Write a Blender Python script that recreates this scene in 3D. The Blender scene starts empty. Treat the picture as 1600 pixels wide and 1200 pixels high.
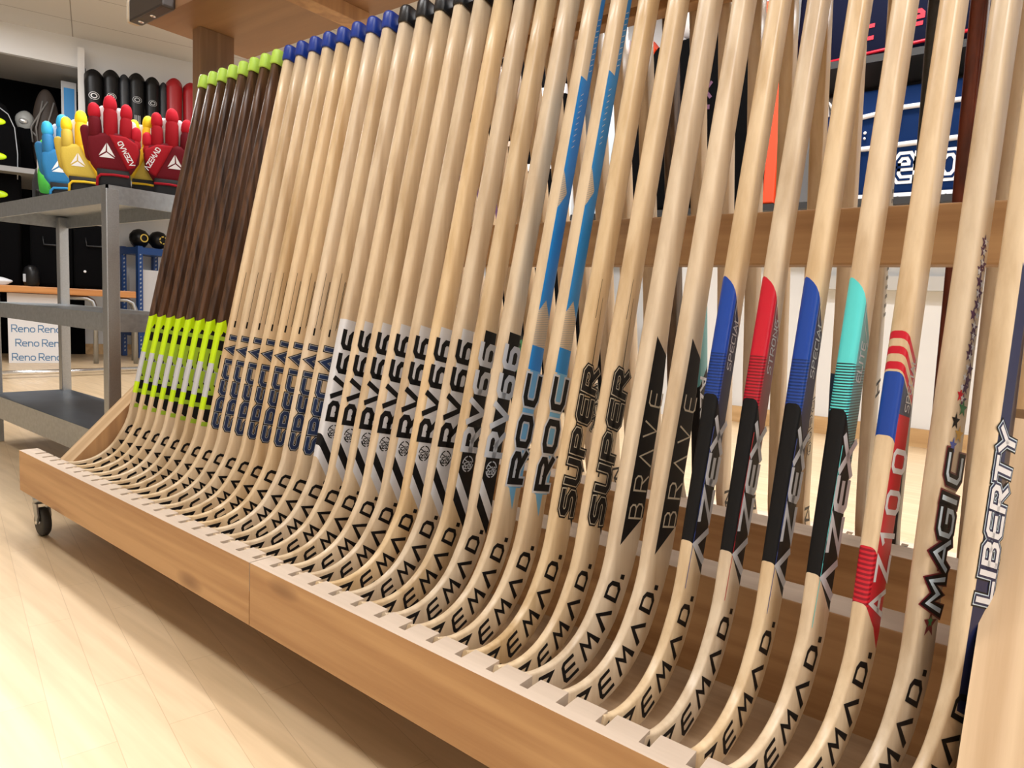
import bpy, bmesh, math, random
from mathutils import Vector, Matrix
random.seed(7)
S = 0.052            # one slot pitch of the rack, in metres
FL = -4.3            # floor height in pitches below the top of the front rail
PI = math.pi
scn = bpy.context.scene
COL = scn.collection

def W(x, y, z):
    return Vector((x * S, y * S, (z - FL) * S))

# ------------------------------------------------------------------ materials
MATS = {}
def nodes_of(name):
    m = bpy.data.materials.new(name); m.use_nodes = True
    nt = m.node_tree
    return m, nt, nt.nodes['Principled BSDF']

def plain(name, col, rough=.5, metal=0., bump=0., bscale=200., var=0., spec=.5):
    if name in MATS: return MATS[name]
    m, nt, b = nodes_of(name)
    b.inputs['Base Color'].default_value = (*col, 1)
    b.inputs['Roughness'].default_value = rough
    b.inputs['Metallic'].default_value = metal
    b.inputs['Specular IOR Level'].default_value = spec
    if bump or var:
        tc = nt.nodes.new('ShaderNodeTexCoord'); n = nt.nodes.new('ShaderNodeTexNoise')
        n.inputs['Scale'].default_value = bscale; n.inputs['Detail'].default_value = 3
        nt.links.new(tc.outputs['Object'], n.inputs['Vector'])
        if bump:
            bp = nt.nodes.new('ShaderNodeBump'); bp.inputs['Strength'].default_value = bump; bp.inputs['Distance'].default_value = .002
            nt.links.new(n.outputs['Fac'], bp.inputs['Height']); nt.links.new(bp.outputs['Normal'], b.inputs['Normal'])
        if var:
            mx = nt.nodes.new('ShaderNodeMix'); mx.data_type = 'RGBA'
            mx.inputs[6].default_value = (*[c * (1 - var) for c in col], 1); mx.inputs[7].default_value = (*[min(1, c * (1 + var)) for c in col], 1)
            nt.links.new(n.outputs['Fac'], mx.inputs[0]); nt.links.new(mx.outputs[2], b.inputs['Base Color'])
    MATS[name] = m
    return m

def wood(name, dark, light, axis='Z', scale=1., rough=.45, stretch=14., rnd=.0, knots=False, rings=.35, spec=.5, tilt=0.):
    """timber whose grain runs along one object axis"""
    if name in MATS: return MATS[name]
    m, nt, b = nodes_of(name)
    L = nt.links.new
    tc = nt.nodes.new('ShaderNodeTexCoord'); mp = nt.nodes.new('ShaderNodeMapping')
    sc = [60 * scale] * 3; sc['XYZ'.index(axis)] = 60 * scale / stretch
    mp.inputs['Scale'].default_value = sc
    src = tc.outputs['Object']
    if tilt:
        vr = nt.nodes.new('ShaderNodeVectorRotate'); vr.rotation_type = 'X_AXIS'; vr.inputs['Angle'].default_value = tilt
        L(src, vr.inputs['Vector']); src = vr.outputs[0]
    L(src, mp.inputs['Vector'])
    oi = nt.nodes.new('ShaderNodeObjectInfo')
    add = nt.nodes.new('ShaderNodeVectorMath'); add.operation = 'ADD'
    mul = nt.nodes.new('ShaderNodeMath'); mul.operation = 'MULTIPLY'; mul.inputs[1].default_value = 50
    L(oi.outputs['Random'], mul.inputs[0]); L(mp.outputs[0], add.inputs[0]); L(mul.outputs[0], add.inputs[1])
    n1 = nt.nodes.new('ShaderNodeTexNoise'); n1.inputs['Scale'].default_value = 1.; n1.inputs['Detail'].default_value = 5; n1.inputs['Roughness'].default_value = .6
    L(add.outputs[0], n1.inputs['Vector'])
    n2 = nt.nodes.new('ShaderNodeTexNoise'); n2.inputs['Scale'].default_value = .25; n2.inputs['Detail'].default_value = 2
    L(add.outputs[0], n2.inputs['Vector'])
    ml = nt.nodes.new('ShaderNodeMath'); ml.operation = 'MULTIPLY'; ml.inputs[1].default_value = 26 if rings > .3 else 16
    L(n2.outputs['Fac'], ml.inputs[0])
    sn = nt.nodes.new('ShaderNodeMath'); sn.operation = 'SINE'; L(ml.outputs[0], sn.inputs[0])
    ma = nt.nodes.new('ShaderNodeMath'); ma.operation = 'MULTIPLY_ADD'; ma.inputs[1].default_value = rings * .5; L(sn.outputs[0], ma.inputs[0]); L(n1.outputs['Fac'], ma.inputs[2])
    cr = nt.nodes.new('ShaderNodeValToRGB')
    cr.color_ramp.elements[0].position = .2; cr.color_ramp.elements[0].color = (*dark, 1)
    cr.color_ramp.elements[1].position = .72; cr.color_ramp.elements[1].color = (*light, 1)
    L(ma.outputs[0], cr.inputs[0])
    out = cr.outputs[0]
    if knots:
        vo = nt.nodes.new('ShaderNodeTexVoronoi'); vo.feature = 'F1'; vo.inputs['Scale'].default_value = 1.
        mk = nt.nodes.new('ShaderNodeMapping'); s2 = [9., 9., 9.]; s2['XYZ'.index(axis)] = 3.2
        mk.inputs['Scale'].default_value = s2
        L(tc.outputs['Object'], mk.inputs['Vector']); L(mk.outputs[0], vo.inputs['Vector'])
        rk = nt.nodes.new('ShaderNodeValToRGB'); rk.color_ramp.elements[0].position = .05; rk.color_ramp.elements[0].color = (.18, .07, .03, 1)
        rk.color_ramp.elements[1].position = .19; rk.color_ramp.elements[1].color = (1, 1, 1, 1)
        L(vo.outputs['Distance'], rk.inputs[0])
        mm = nt.nodes.new('ShaderNodeMix'); mm.data_type = 'RGBA'; mm.blend_type = 'MULTIPLY'; mm.inputs[0].default_value = .8
        L(out, mm.inputs[6]); L(rk.outputs[0], mm.inputs[7]); out = mm.outputs[2]
    if rnd:
        hs = nt.nodes.new('ShaderNodeHueSaturation')
        mr = nt.nodes.new('ShaderNodeMapRange'); mr.inputs[3].default_value = 1 - rnd; mr.inputs[4].default_value = 1 + rnd * .6
        L(oi.outputs['Random'], mr.inputs[0]); L(mr.outputs[0], hs.inputs['Value'])
        m2 = nt.nodes.new('ShaderNodeMath'); m2.operation = 'MULTIPLY'; m2.inputs[1].default_value = 7.31
        fr = nt.nodes.new('ShaderNodeMath'); fr.operation = 'FRACT'; L(oi.outputs['Random'], m2.inputs[0]); L(m2.outputs[0], fr.inputs[0])
        mr2 = nt.nodes.new('ShaderNodeMapRange'); mr2.inputs[3].default_value = .82; mr2.inputs[4].default_value = 1.15
        L(fr.outputs[0], mr2.inputs[0]); L(mr2.outputs[0], hs.inputs['Saturation'])
        L(out, hs.inputs['Color']); out = hs.outputs[0]
    L(out, b.inputs['Base Color'])
    b.inputs['Roughness'].default_value = rough
    b.inputs['Specular IOR Level'].default_value = spec
    bp = nt.nodes.new('ShaderNodeBump'); bp.inputs['Strength'].default_value = .06; bp.inputs['Distance'].default_value = .001
    L(n1.outputs['Fac'], bp.inputs['Height']); L(bp.outputs['Normal'], b.inputs['Normal'])
    MATS[name] = m
    return m

maple = wood('maple', (.60, .43, .25), (.82, .65, .44), 'Z', 1., .30, 30, rnd=.10, rings=.3)
walnut = wood('walnut', (.030, .013, .007), (.115, .055, .028), 'Z', 2.2, .38, 30, rnd=.1)
pineX = wood('pine_along', (.44, .235, .10), (.60, .36, .17), 'X', .8, .5, 22, knots=True)
pineZ = wood('pine_upright', (.36, .19, .085), (.54, .31, .14), 'Z', .8, .5, 22)
pineB = wood('pine_brace', (.56, .37, .20), (.74, .54, .33), 'Z', .8, .55, 26, tilt=math.radians(45))
sawn = wood('sawn_top', (.47, .37, .285), (.60, .49, .39), 'X', .6, .7, 12, rings=.15)
boardm = wood('floor_of_rack', (.30, .19, .105), (.46, .31, .18), 'X', .7, .6, 16)
brownb = wood('brown_board', (.22, .115, .055), (.31, .17, .085), 'X', .4, .5, 18, rings=.15)
midwood = wood('mid_rail_pine', (.40, .22, .095), (.58, .35, .165), 'X', .9, .5, 26, knots=False)
orangew = wood('bench_top', (.45, .18, .05), (.60, .27, .08), 'Y', .5, .35, 14)
redwood = wood('red_brown_varnish', (.09, .018, .01), (.22, .05, .025), 'Z', 1.6, .28, 30)
darkw = wood('dark_brown_shaft', (.05, .03, .018), (.16, .10, .06), 'Z', 2., .35, 20)

black = plain('black_print', (.007, .007, .008), .5, spec=.22)
white = plain('white_print', (.78, .79, .83), .38)
grey = plain('grey_print', (.42, .45, .49), .4)
silver = plain('silver_print', (.62, .64, .69), .35)
pale = plain('pale_print', (.66, .58, .44), .45)
lime = plain('lime_print', (.62, .92, .0), .35)
limed = plain('lime_letter', (.36, .56, .035), .4)
limecap = plain('lime_cap', (.50, .78, .10), .45)
bluecap = plain('blue_cap', (.010, .045, .34), .35)
blackcap = plain('black_cap', (.014, .016, .02), .32)
navy = plain('navy_letter', (.012, .035, .115), .4)
rblue = plain('royal_blue', (.012, .065, .40), .3)
rnavy = plain('deep_navy', (.007, .014, .07), .4, spec=.3)
rline = plain('blue_line', (.02, .07, .35), .35)
skyb = plain('sky_blue', (.015, .25, .66), .33)
skyp = plain('pale_blue', (.18, .48, .78), .35)
fadeb = plain('faded_blue', (.10, .40, .72), .35)
red = plain('red_print', (.62, .010, .030), .33)
dred = plain('dark_red_print', (.22, .012, .025), .33)
teal = plain('teal_print', (.12, .78, .80), .3)
dteal = plain('dull_teal', (.12, .36, .38), .35)
maroon = plain('maroon_print', (.16, .01, .02), .35)
gold = plain('gold_print', (.75, .42, .05), .4)
green = plain('green_print', (.03, .22, .08), .4)
orange = plain('orange_print', (.85, .14, .02), .4)
iceb = plain('ice_blue', (.62, .76, .88), .35)
purple = plain('purple_print', (.10, .04, .11), .4)
graph = plain('graphite', (.03, .032, .034), .35, var=.6, bscale=120)
rubber = plain('rubber', (.02, .02, .02), .6)
chrome = plain('chrome', (.75, .76, .78), .18, 1.)
zinc = plain('zinc_steel', (.40, .42, .44), .38, 1., bump=.05, bscale=300, var=.18)
galv = plain('galvanised_sheet', (.36, .39, .42), .42, .9, bump=.04, bscale=70, var=.25)
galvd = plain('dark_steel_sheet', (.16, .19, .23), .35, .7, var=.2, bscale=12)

def striped(name, a, b_, scale, axis='Z', sharp=.5, rough=.33):
    if name in MATS: return MATS[name]
    m, nt, b = nodes_of(name); L = nt.links.new
    tc = nt.nodes.new('ShaderNodeTexCoord'); wv = nt.nodes.new('ShaderNodeTexWave')
    wv.wave_type = 'BANDS'; wv.bands_direction = axis; wv.inputs['Scale'].default_value = scale
    L(tc.outputs['Object'], wv.inputs['Vector'])
    cr = nt.nodes.new('ShaderNodeValToRGB'); cr.color_ramp.elements[0].position = sharp - .08; cr.color_ramp.elements[1].position = sharp + .08
    cr.color_ramp.elements[0].color = (*a, 1); cr.color_ramp.elements[1].color = (*b_, 1)
    L(wv.outputs['Fac'], cr.inputs[0]); L(cr.outputs[0], b.inputs['Base Color']); b.inputs['Roughness'].default_value = rough
    MATS[name] = m
    return m
tealstripe = striped('teal_mesh', (.02, .05, .055), (.12, .78, .80), 95)
dtealstripe = striped('dull_teal_mesh', (.03, .07, .075), (.12, .36, .38), 95)
redstripe = striped('red_mesh', (.22, .006, .012), (.55, .010, .03), 80)
bluestripe = striped('blue_mesh', (.006, .03, .16), (.012, .06, .36), 80)

# ------------------------------------------------------------------ mesh helpers
def link(name, bm, mats, parent=None, smooth=False, loc=None):
    me = bpy.data.meshes.new(name)
    bm.normal_update(); bm.to_mesh(me); bm.free()
    if not isinstance(mats, (list, tuple)): mats = [mats]
    for m in mats: me.materials.append(m)
    if smooth:
        for p in me.polygons: p.use_smooth = True
    o = bpy.data.objects.new(name, me); COL.objects.link(o)
    if parent is not None: o.parent = parent
    if loc is not None: o.location = loc
    return o

def thing(name, label, cat, loc, rz=0., group=None):
    o = bpy.data.objects.new(name, None); COL.objects.link(o)
    o.empty_display_size = .05
    o.location = loc; o.rotation_euler = (0, 0, rz) if not hasattr(rz, '__len__') else rz
    o['label'] = label; o['category'] = cat
    if group: o['group'] = group
    return o

def tag(o, label, cat, group=None):
    o['label'] = label; o['category'] = cat
    if group: o['group'] = group
    return o

def struct(name, bm, mat, smooth=False):
    o = link(name, bm, mat, None, smooth); o['kind'] = 'structure'
    return o

def dup(root, loc, rz, label, group=None):
    r = root.copy(); COL.objects.link(r); r.location = loc; r.rotation_euler = (0, 0, rz) if not hasattr(rz, '__len__') else rz
    r['label'] = label
    if group: r['group'] = group
    for ch in list(root.children):
        c = ch.copy(); COL.objects.link(c); c.parent = r
        for g in list(ch.children):
            d = g.copy(); COL.objects.link(d); d.parent = c
    return r

def V(*a): return Vector(a) * S      # local coordinates given in pitches

def quad(bm, pts, mi=0):
    f = bm.faces.new([bm.verts.new(p) for p in pts]); f.material_index = mi
    return f

def box(bm, x0, x1, y0, y1, z0, z1, mi=0, bev=0.):
    vs = [bm.verts.new(V(x, y, z)) for z in (z0, z1) for y in (y0, y1) for x in (x0, x1)]
    fs = []
    for a in ((0, 2, 3, 1), (4, 5, 7, 6), (0, 1, 5, 4), (2, 6, 7, 3), (0, 4, 6, 2), (1, 3, 7, 5)):
        f = bm.faces.new([vs[i] for i in a]); f.material_index = mi; fs.append(f)
    if bev:
        es = list({e for f in fs for e in f.edges})
        r = bmesh.ops.bevel(bm, geom=es, offset=bev * S, segments=2, affect='EDGES', profile=.6)
        for f in r['faces']: f.material_index = mi
    return vs

def prism(bm, poly, z0, z1, mi=0, plane='XY', bev=0., segs=2):
    """extruded polygon; plane names the two axes of poly, the third is z0..z1"""
    def P(a, b, c):
        return {'XY': V(a, b, c), 'YZ': V(c, a, b), 'XZ': V(a, c, b)}[plane]
    lo = [bm.verts.new(P(a, b, z0)) for a, b in poly]; hi = [bm.verts.new(P(a, b, z1)) for a, b in poly]
    n = len(poly); fs = [bm.faces.new(lo[::-1]), bm.faces.new(hi)]
    for i in range(n):
        fs.append(bm.faces.new((lo[i], lo[(i + 1) % n], hi[(i + 1) % n], hi[i])))
    for f in fs: f.material_index = mi
    bmesh.ops.recalc_face_normals(bm, faces=fs)
    if bev:
        es = list(set(fs[0].edges) | set(fs[1].edges))
        bmesh.ops.bevel(bm, geom=es, offset=bev * S, segments=segs, affect='EDGES', profile=.5)
    return fs

def tube(bm, pts, r, n=10, mi=0, caps=True):
    pts = [Vector(p) * S for p in pts]; rings = []
    rs = r if isinstance(r, (list, tuple)) else [r] * len(pts)
    prev = None
    for i, p in enumerate(pts):
        d = (pts[min(i + 1, len(pts) - 1)] - pts[max(i - 1, 0)]).normalized()
        if prev is None:
            a = d.orthogonal().normalized()
        else:
            a = (prev - d * prev.dot(d)).normalized()
        prev = a; b = d.cross(a)
        rings.append([bm.verts.new(p + (a * math.cos(2 * PI * k / n) + b * math.sin(2 * PI * k / n)) * rs[i] * S) for k in range(n)])
    for i in range(len(rings) - 1):
        for k in range(n):
            f = bm.faces.new((rings[i][k], rings[i][(k + 1) % n], rings[i + 1][(k + 1) % n], rings[i + 1][k])); f.material_index = mi; f.smooth = True
    if caps:
        for rr in (rings[0][::-1], rings[-1]):
            f = bm.faces.new(rr); f.material_index = mi
    return rings

def lathe(bm, prof, n=24, mi=0, cx=0, cy=0, sx=1., sy=1.):
    """(r,z) profile turned about the vertical"""
    rings = [[bm.verts.new(V(cx + r * sx * math.cos(2 * PI * k / n), cy + r * sy * math.sin(2 * PI * k / n), z)) for k in range(n)] for r, z in prof]
    for i in range(len(rings) - 1):
        for k in range(n):
            f = bm.faces.new((rings[i][k], rings[i][(k + 1) % n], rings[i + 1][(k + 1) % n], rings[i + 1][k])); f.material_index = mi; f.smooth = True
    f = bm.faces.new(rings[0][::-1]); f.material_index = mi
    f = bm.faces.new(rings[-1]); f.material_index = mi

def blob(bm, c, r, mi=0, sub=3, jit=0., seed=0):
    g = bmesh.ops.create_icosphere(bm, subdivisions=sub, radius=1.)
    rn = random.Random(seed)
    ph = [rn.uniform(0, 6) for _ in range(6)]
    for v in g['verts']:
        p = v.co.copy()
        k = 1 + jit * (math.sin(3 * p.x + ph[0]) + math.sin(4 * p.y + ph[1]) + math.sin(5 * p.z + ph[2])) / 3
        v.co = Vector(((c[0] + p.x * r[0] * k) * S, (c[1] + p.y * r[1] * k) * S, (c[2] + p.z * r[2] * k) * S))
        for f in v.link_faces: f.material_index = mi; f.smooth = True

# ------------------------------------------------------------------ stroke lettering
O8 = [(.15, 0), (.55, 0), (.7, .15), (.7, .85), (.55, 1), (.15, 1), (0, .85), (0, .15), (.15, 0)]
GL = {
 'A': (.8, [[(0, 0), (.4, 1), (.8, 0)], [(.17, .33), (.63, .33)]]),
 '^': (.8, [[(0, 0), (.4, 1), (.8, 0)]]),
 'Z': (.75, [[(0, 1), (.75, 1), (.02, 0), (.78, 0)]]),
 'E': (.65, [[(.68, 1), (.12, 1), (0, .86), (0, .14), (.12, 0), (.68, 0)], [(0, .5), (.6, .5)]]),
 'M': (.9, [[(0, 0), (.14, 1), (.45, .3), (.76, 1), (.9, 0)]]),
 'D': (.7, [[(0, 0), (0, 1), (.5, 1), (.7, .8), (.7, .2), (.5, 0), (0, 0)]]),
 '.': (.1, [[(0, -.02), (0, .12)]]),
 'S': (.7, [[(.7, 1), (.15, 1), (0, .86), (0, .64), (.15, .5), (.55, .5), (.7, .36), (.7, .14), (.55, 0), (0, 0)]]),
 'P': (.7, [[(0, 0), (0, 1), (.55, 1), (.7, .87), (.7, .64), (.55, .5), (0, .5)]]),
 'C': (.65, [[(.68, 1), (.15, 1), (0, .85), (0, .15), (.15, 0), (.68, 0)]]),
 'I': (.05, [[(.02, 0), (.02, 1)]]),
 'L': (.62, [[(0, 1), (0, 0), (.65, 0)]]),
 'R': (.7, [[(0, 0), (0, 1), (.55, 1), (.7, .85), (.7, .6), (.55, .45), (0, .45)], [(.32, .45), (.72, 0)]]),
 'V': (.75, [[(0, 1), (.37, 0), (.75, 1)]]),
 '6': (.65, [[(.66, 1), (.15, 1), (0, .85), (0, .15), (.15, 0), (.5, 0), (.65, .15), (.65, .42), (.5, .56), (0, .56)]]),
 'O': (.7, [O8]), '0': (.7, [O8]),
 'B': (.7, [[(0, 0), (0, 1), (.5, 1), (.64, .86), (.64, .66), (.5, .53), (0, .53)], [(.5, .53), (.7, .38), (.7, .14), (.55, 0), (0, 0)]]),
 'X': (.8, [[(0, 0), (.8, 1)], [(0, 1), (.8, 0)]]),
 'U': (.7, [[(0, 1), (0, .15), (.15, 0), (.55, 0), (.7, .15), (.7, 1)]]),
 'N': (.75, [[(0, 0), (0, 1), (.75, 0), (.75, 1)]]),
 'T': (.7, [[(0, 1), (.7, 1)], [(.35, 1), (.35, 0)]]),
 'G': (.7, [[(.68, 1), (.15, 1), (0, .85), (0, .15), (.15, 0), (.55, 0), (.7, .15), (.7, .5), (.38, .5)]]),
 'Y': (.75, [[(0, 1), (.37, .5), (.75, 1)], [(.37, .5), (.37, 0)]]),
 'H': (.7, [[(0, 0), (0, 1)], [(.7, 0), (.7, 1)], [(0, .5), (.7, .5)]]),
 'K': (.7, [[(0, 0), (0, 1)], [(.7, 1), (0, .5), (.7, 0)]]),
 '1': (.3, [[(0, .8), (.25, 1), (.25, 0)]]),
 '7': (.65, [[(0, 1), (.65, 1), (.25, 0)]]),
 'e': (.6, [[(0, .33), (.58, .33), (.58, .48), (.45, .62), (.15, .62), (0, .48), (0, .14), (.15, 0), (.52, 0)]]),
 'n': (.58, [[(0, 0), (0, .62)], [(0, .45), (.16, .62), (.42, .62), (.58, .46), (.58, 0)]]),
 'o': (.62, [[(.16, 0), (.46, 0), (.62, .16), (.62, .46), (.46, .62), (.16, .62), (0, .46), (0, .16), (.16, 0)]]),
 'c': (.52, [[(.54, .62), (.15, .62), (0, .48), (0, .14), (.15, 0), (.54, 0)]]),
 'h': (.58, [[(0, 0), (0, 1)], [(0, .45), (.16, .62), (.42, .62), (.58, .46), (.58, 0)]]),
 'k': (.5, [[(0, 0), (0, 1)], [(.48, .62), (0, .28), (.5, 0)]]),
 ' ': (.4, []),
}
def ribbon(poly, w):
    """quads of a mitred band of width w along poly"""
    P = [Vector((a, b)) for a, b in poly]
    closed = (P[0] - P[-1]).length < 1e-6
    if closed: P = P[:-1]
    n = len(P); L_, R_ = [], []
    for i in range(n):
        if closed: a, b = P[i - 1], P[(i + 1) % n]
        else: a, b = P[max(i - 1, 0)], P[min(i + 1, n - 1)]
        d1 = (P[i] - a).normalized() if (P[i] - a).length > 1e-9 else (b - P[i]).normalized()
        d2 = (b - P[i]).normalized() if (b - P[i]).length > 1e-9 else d1
        n1 = Vector((-d1.y, d1.x)); n2 = Vector((-d2.y, d2.x))
        m = (n1 + n2); m = m.normalized() if m.length > 1e-6 else n1
        k = min(1 / max(m.dot(n1), .35), 2.2)
        e = Vector((0, 0))
        if not closed and i == 0: e = -d2 * w * .5
        if not closed and i == n - 1: e = d1 * w * .5
        L_.append(P[i] + m * k * w / 2 + e); R_.append(P[i] - m * k * w / 2 + e)
    out = []
    for i in range(n if closed else n - 1):
        j = (i + 1) % n
        out.append((L_[i], L_[j], R_[j], R_[i]))
    return out

def text_quads(txt, w, gap=.3, pos=None, slant=0., sx=1.):
    """list of quads (in letter-height units) and total advance; pos gives letter centres"""
    out = []; x = 0
    for i, ch in enumerate(txt):
        wd, strokes = GL[ch]; wd = wd * sx
        x0 = (pos[i] - wd / 2) if pos else x
        for st in strokes:
            for q in ribbon([(a * sx + x0 + slant * b, b) for a, b in st], w): out.append(q)
        x += wd + gap
    return out, x - gap

# ------------------------------------------------------------------ the stick
def catmull(ctrl, k):
    P = [Vector(c) for c in ctrl]; out = []
    P = [P[0] * 2 - P[1]] + P + [P[-1] + Vector((.1075, .5))]
    for i in range(1, len(P) - 2):
        a, b, c, d = P[i - 1:i + 3]
        for j in range(k):
            u = j / k
            out.append(.5 * ((2 * b) + (c - a) * u + (2 * a - 5 * b + 4 * c - d) * u * u + (3 * b - a - 3 * c + d) * u ** 3))
    return out
CTRL = [(.62, .0), (.78, -.06), (1.1, -.16), (1.5, -.2), (1.95, -.16), (2.4, -.02), (2.85, .25), (3.2, .6), (3.5, 1.05), (3.75, 1.5), (3.95, 2.05)]
FP = catmull(CTRL, 4)
TD = Vector((.2145, 1.)).normalized()
P0 = Vector((3.95, 2.05))
FP.append(P0.copy())
_l = [0.]
for i in range(1, len(FP)): _l.append(_l[-1] + (FP[i] - FP[i - 1]).length)
S0 = _l[-1]                      # the straight shaft starts here
TOTAL = 23.19
def lerp(tab, s):
    if s <= tab[0][0]: return tab[0][1]
    for (a, va), (b, vb) in zip(tab, tab[1:]):
        if s <= b: return va + (vb - va) * (s - a) / (b - a)
    return tab[-1][1]
def frame(s):
    """front edge point, tangent, outward (back) normal at arc length s"""
    if s >= S0:
        return P0 + TD * (s - S0), TD, Vector((TD.y, -TD.x))
    for i in range(len(_l) - 1):
        if s <= _l[i + 1]: break
    u = (s - _l[i]) / (_l[i + 1] - _l[i]); p = FP[i].lerp(FP[i + 1], u)
    a = FP[max(i - 1, 0)]; b = FP[min(i + 2, len(FP) - 1)]
    t = (b - a).normalized()
    return p, t, Vector((t.y, -t.x))
DEP = [(0, .60), (.5, .72), (1.2, .80), (2.2, .95), (3.2, 1.04), (4.2, 1.0), (5.2, .93), (6.5, .90), (9.2, .84), (10.5, .80), (12, .76), (30, .74)]
THK = [(0, .15), (.4, .19), (2, .22), (4, .27), (6, .33), (8, .37), (9.5, .40), (12, .42), (30, .43)]
RND = [(0, .06), (4, .08), (8, .10), (10, .12), (12.5, .155), (30, .165)]
OX, OY, OZ = 0., 3.6, -1.3       # local origin of a stick: under its heel
def L3(x, y, z): return V(x, y - OY, z - OZ)

def sect(d, t, r, k=3):
    """rounded rectangle: (v, x)"""
    h = t / 2; r = min(r, h * .98, d / 2 * .98); pts = []
    for cv, cx, a0 in ((r, -h + r, PI * 1.5), (r, h - r, PI), (d - r, h - r, PI / 2), (d - r, -h + r, 0)):
        for j in range(k + 1):
            a = a0 - (PI / 2) * j / k
            pts.append((cv + r * math.cos(a), cx + r * math.sin(a)))
    return pts

def stick_bm(extra=0., top=TOTAL - .55):
    bm = bmesh.new(); rings = []
    ss = [_l[i] for i in range(0, len(_l), 2)]
    ss += [S0 + .6, S0 + 1.3, 6.5, 8, 9.2, 10, 10.6, 11.3, 12, 12.8, 14, 17, 20, top]
    for s in ss:
        p, t, n = frame(s)
        d = lerp(DEP, s) + extra * lerp([(0, 0), (4, .3), (5, 1), (8.5, 1), (11, .2), (30, .15)], s)
        ring = []
        for v, x in sect(d, lerp(THK, s), lerp(RND, s)):
            q = p + n * v; ring.append(bm.verts.new(L3(x, q.x, q.y)))
        rings.append(ring)
    n = len(rings[0])
    for a, b in zip(rings, rings[1:]):
        for k in range(n):
            f = bm.faces.new((a[k], b[k], b[(k + 1) % n], a[(k + 1) % n])); f.smooth = True
    bm.faces.new(rings[0]); bm.faces.new(rings[-1][::-1])
    bmesh.ops.recalc_face_normals(bm, faces=bm.faces)
    return bm

PL0 = L3(0, P0.x, P0.y); TD3 = Vector((0, TD.x, TD.y)); ND3 = Vector((0, TD.y, -TD.x))
def sv(co):
    d = co - PL0
    return S0 + d.dot(TD3) / S, d.dot(ND3) / S, co.x / S
def paint(bm, cuts, rule):
    """cut the straight shaft along slanted planes a*s+b*v+c*x = k and give each face the print it lies in"""
    for a, b, c, k in cuts:
        n = TD3 * a + ND3 * b + Vector((c, 0, 0))
        # a point on the plane
        co = PL0 + n * ((k - a * S0) * S / n.length_squared)
        geom = [f for f in bm.faces if sv(f.calc_center_median())[0] > 3.2]
        ge = list({e for f in geom for e in f.edges}); gv = list({v for f in geom for v in f.verts})
        bmesh.ops.bisect_plane(bm, geom=gv + ge + geom, plane_co=co, plane_no=n.normalized(), dist=1e-6)
    for f in bm.faces:
        s, v, x = sv(f.calc_center_median())
        f.material_index = rule(s, v, x) if s > 3.6 else 0

def onside(bm, quads, u0, h, vb, face=1, lift=.006, mi=0, sub=1):
    """map letter quads (gx,gy) onto the flat side: gx runs along the stick, gy towards its front edge"""
    def M(g):
        s = u0 + g[0] * h * (1 if face > 0 else -1); v = vb - g[1] * h
        p, t, n = frame(s); q = p + n * v
        x = face * (lerp(THK, s) / 2 + lift)
        return L3(x, q.x, q.y)
    for q in quads:
        f = bm.faces.new([bm.verts.new(M(g)) for g in q]); f.material_index = mi

def poly_side(bm, sv_pts, face=1, lift=.004, mi=0):
    """flat print given by (s, v) corners"""
    vs = []
    for s, v in sv_pts:
        p, t, n = frame(s); q = p + n * v
        vs.append(bm.verts.new(L3(face * (lerp(THK, s) / 2 + lift), q.x, q.y)))
    f = bm.faces.new(vs); f.material_index = mi

def fix_side(bm, face):
    for f in bm.faces:
        f.normal_update()
        if f.normal.x * face < 0: f.normal_flip()

def cap(parent, mat, s0=TOTAL - .72, s1=TOTAL, grow=.05):
    bm = bmesh.new(); rings = []
    for s, g in ((s0, grow - .01), (s0 + .06, grow + .01), (s1 - .12, grow + .02), (s1 - .03, grow - .01), (s1, grow - .07)):
        p, t, n = frame(s); ring = []
        for v, x in sect(lerp(DEP, s) + 2 * g, lerp(THK, s) + 2 * g, lerp(RND, s) + g):
            q = p + n * (v - g); ring.append(bm.verts.new(L3(x, q.x, q.y)))
        rings.append(ring)
    n = len(rings[0])
    for a, b in zip(rings, rings[1:]):
        for k in range(n):
            f = bm.faces.new((a[k], b[k], b[(k + 1) % n], a[(k + 1) % n])); f.smooth = True
    bm.faces.new(rings[0]); bm.faces.new(rings[-1][::-1])
    bmesh.ops.recalc_face_normals(bm, faces=bm.faces)
    return link('end_cap', bm, mat, parent)

AZP = [.2, 1.0, 1.7, 2.38, 3.03, 3.72, 4.12]
def brand(parent, face=1, col=None, txt='^ZEM^D.'):
    """the black name that runs round the heel"""
    bm = bmesh.new(); h = .50
    if face > 0:
        pos = [p / h for p in AZP]
        q, _ = text_quads(txt, .21, pos=pos)
        onside(bm, q, 0, h, .70, face)
    else:
        pos = [(4.1 - p) / h for p in AZP[::-1]]
        q, _ = text_quads(txt, .21, pos=[pos[i] for i in range(7)])
        onside(bm, q, 4.1, h, .70, face)
    fix_side(bm, face)
    return link('brand_print', bm, col or black, parent)

def layered(parent, txt, u0, h, vb, layers, gap=.3, pos=None, face=1, slant=0., extra=None, name='model_print', sx=1.):
    """lettering with outlines: layers = [(stroke width, material), ...] from the back"""
    bm = bmesh.new(); mats = []
    if extra: extra(bm, mats)
    for k, (w, m) in enumerate(layers):
        q, adv = text_quads(txt, w, gap, pos, slant, sx)
        if m not in mats: mats.append(m)
        onside(bm, q, u0, h, vb, face, .006 + .005 * k, mats.index(m))
    fix_side(bm, face)
    return link(name, bm, mats, parent)

def base(label, cat='hockey stick', name='hockey_stick'):
    return thing(name, label, cat, (0, 0, 0))

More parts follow.
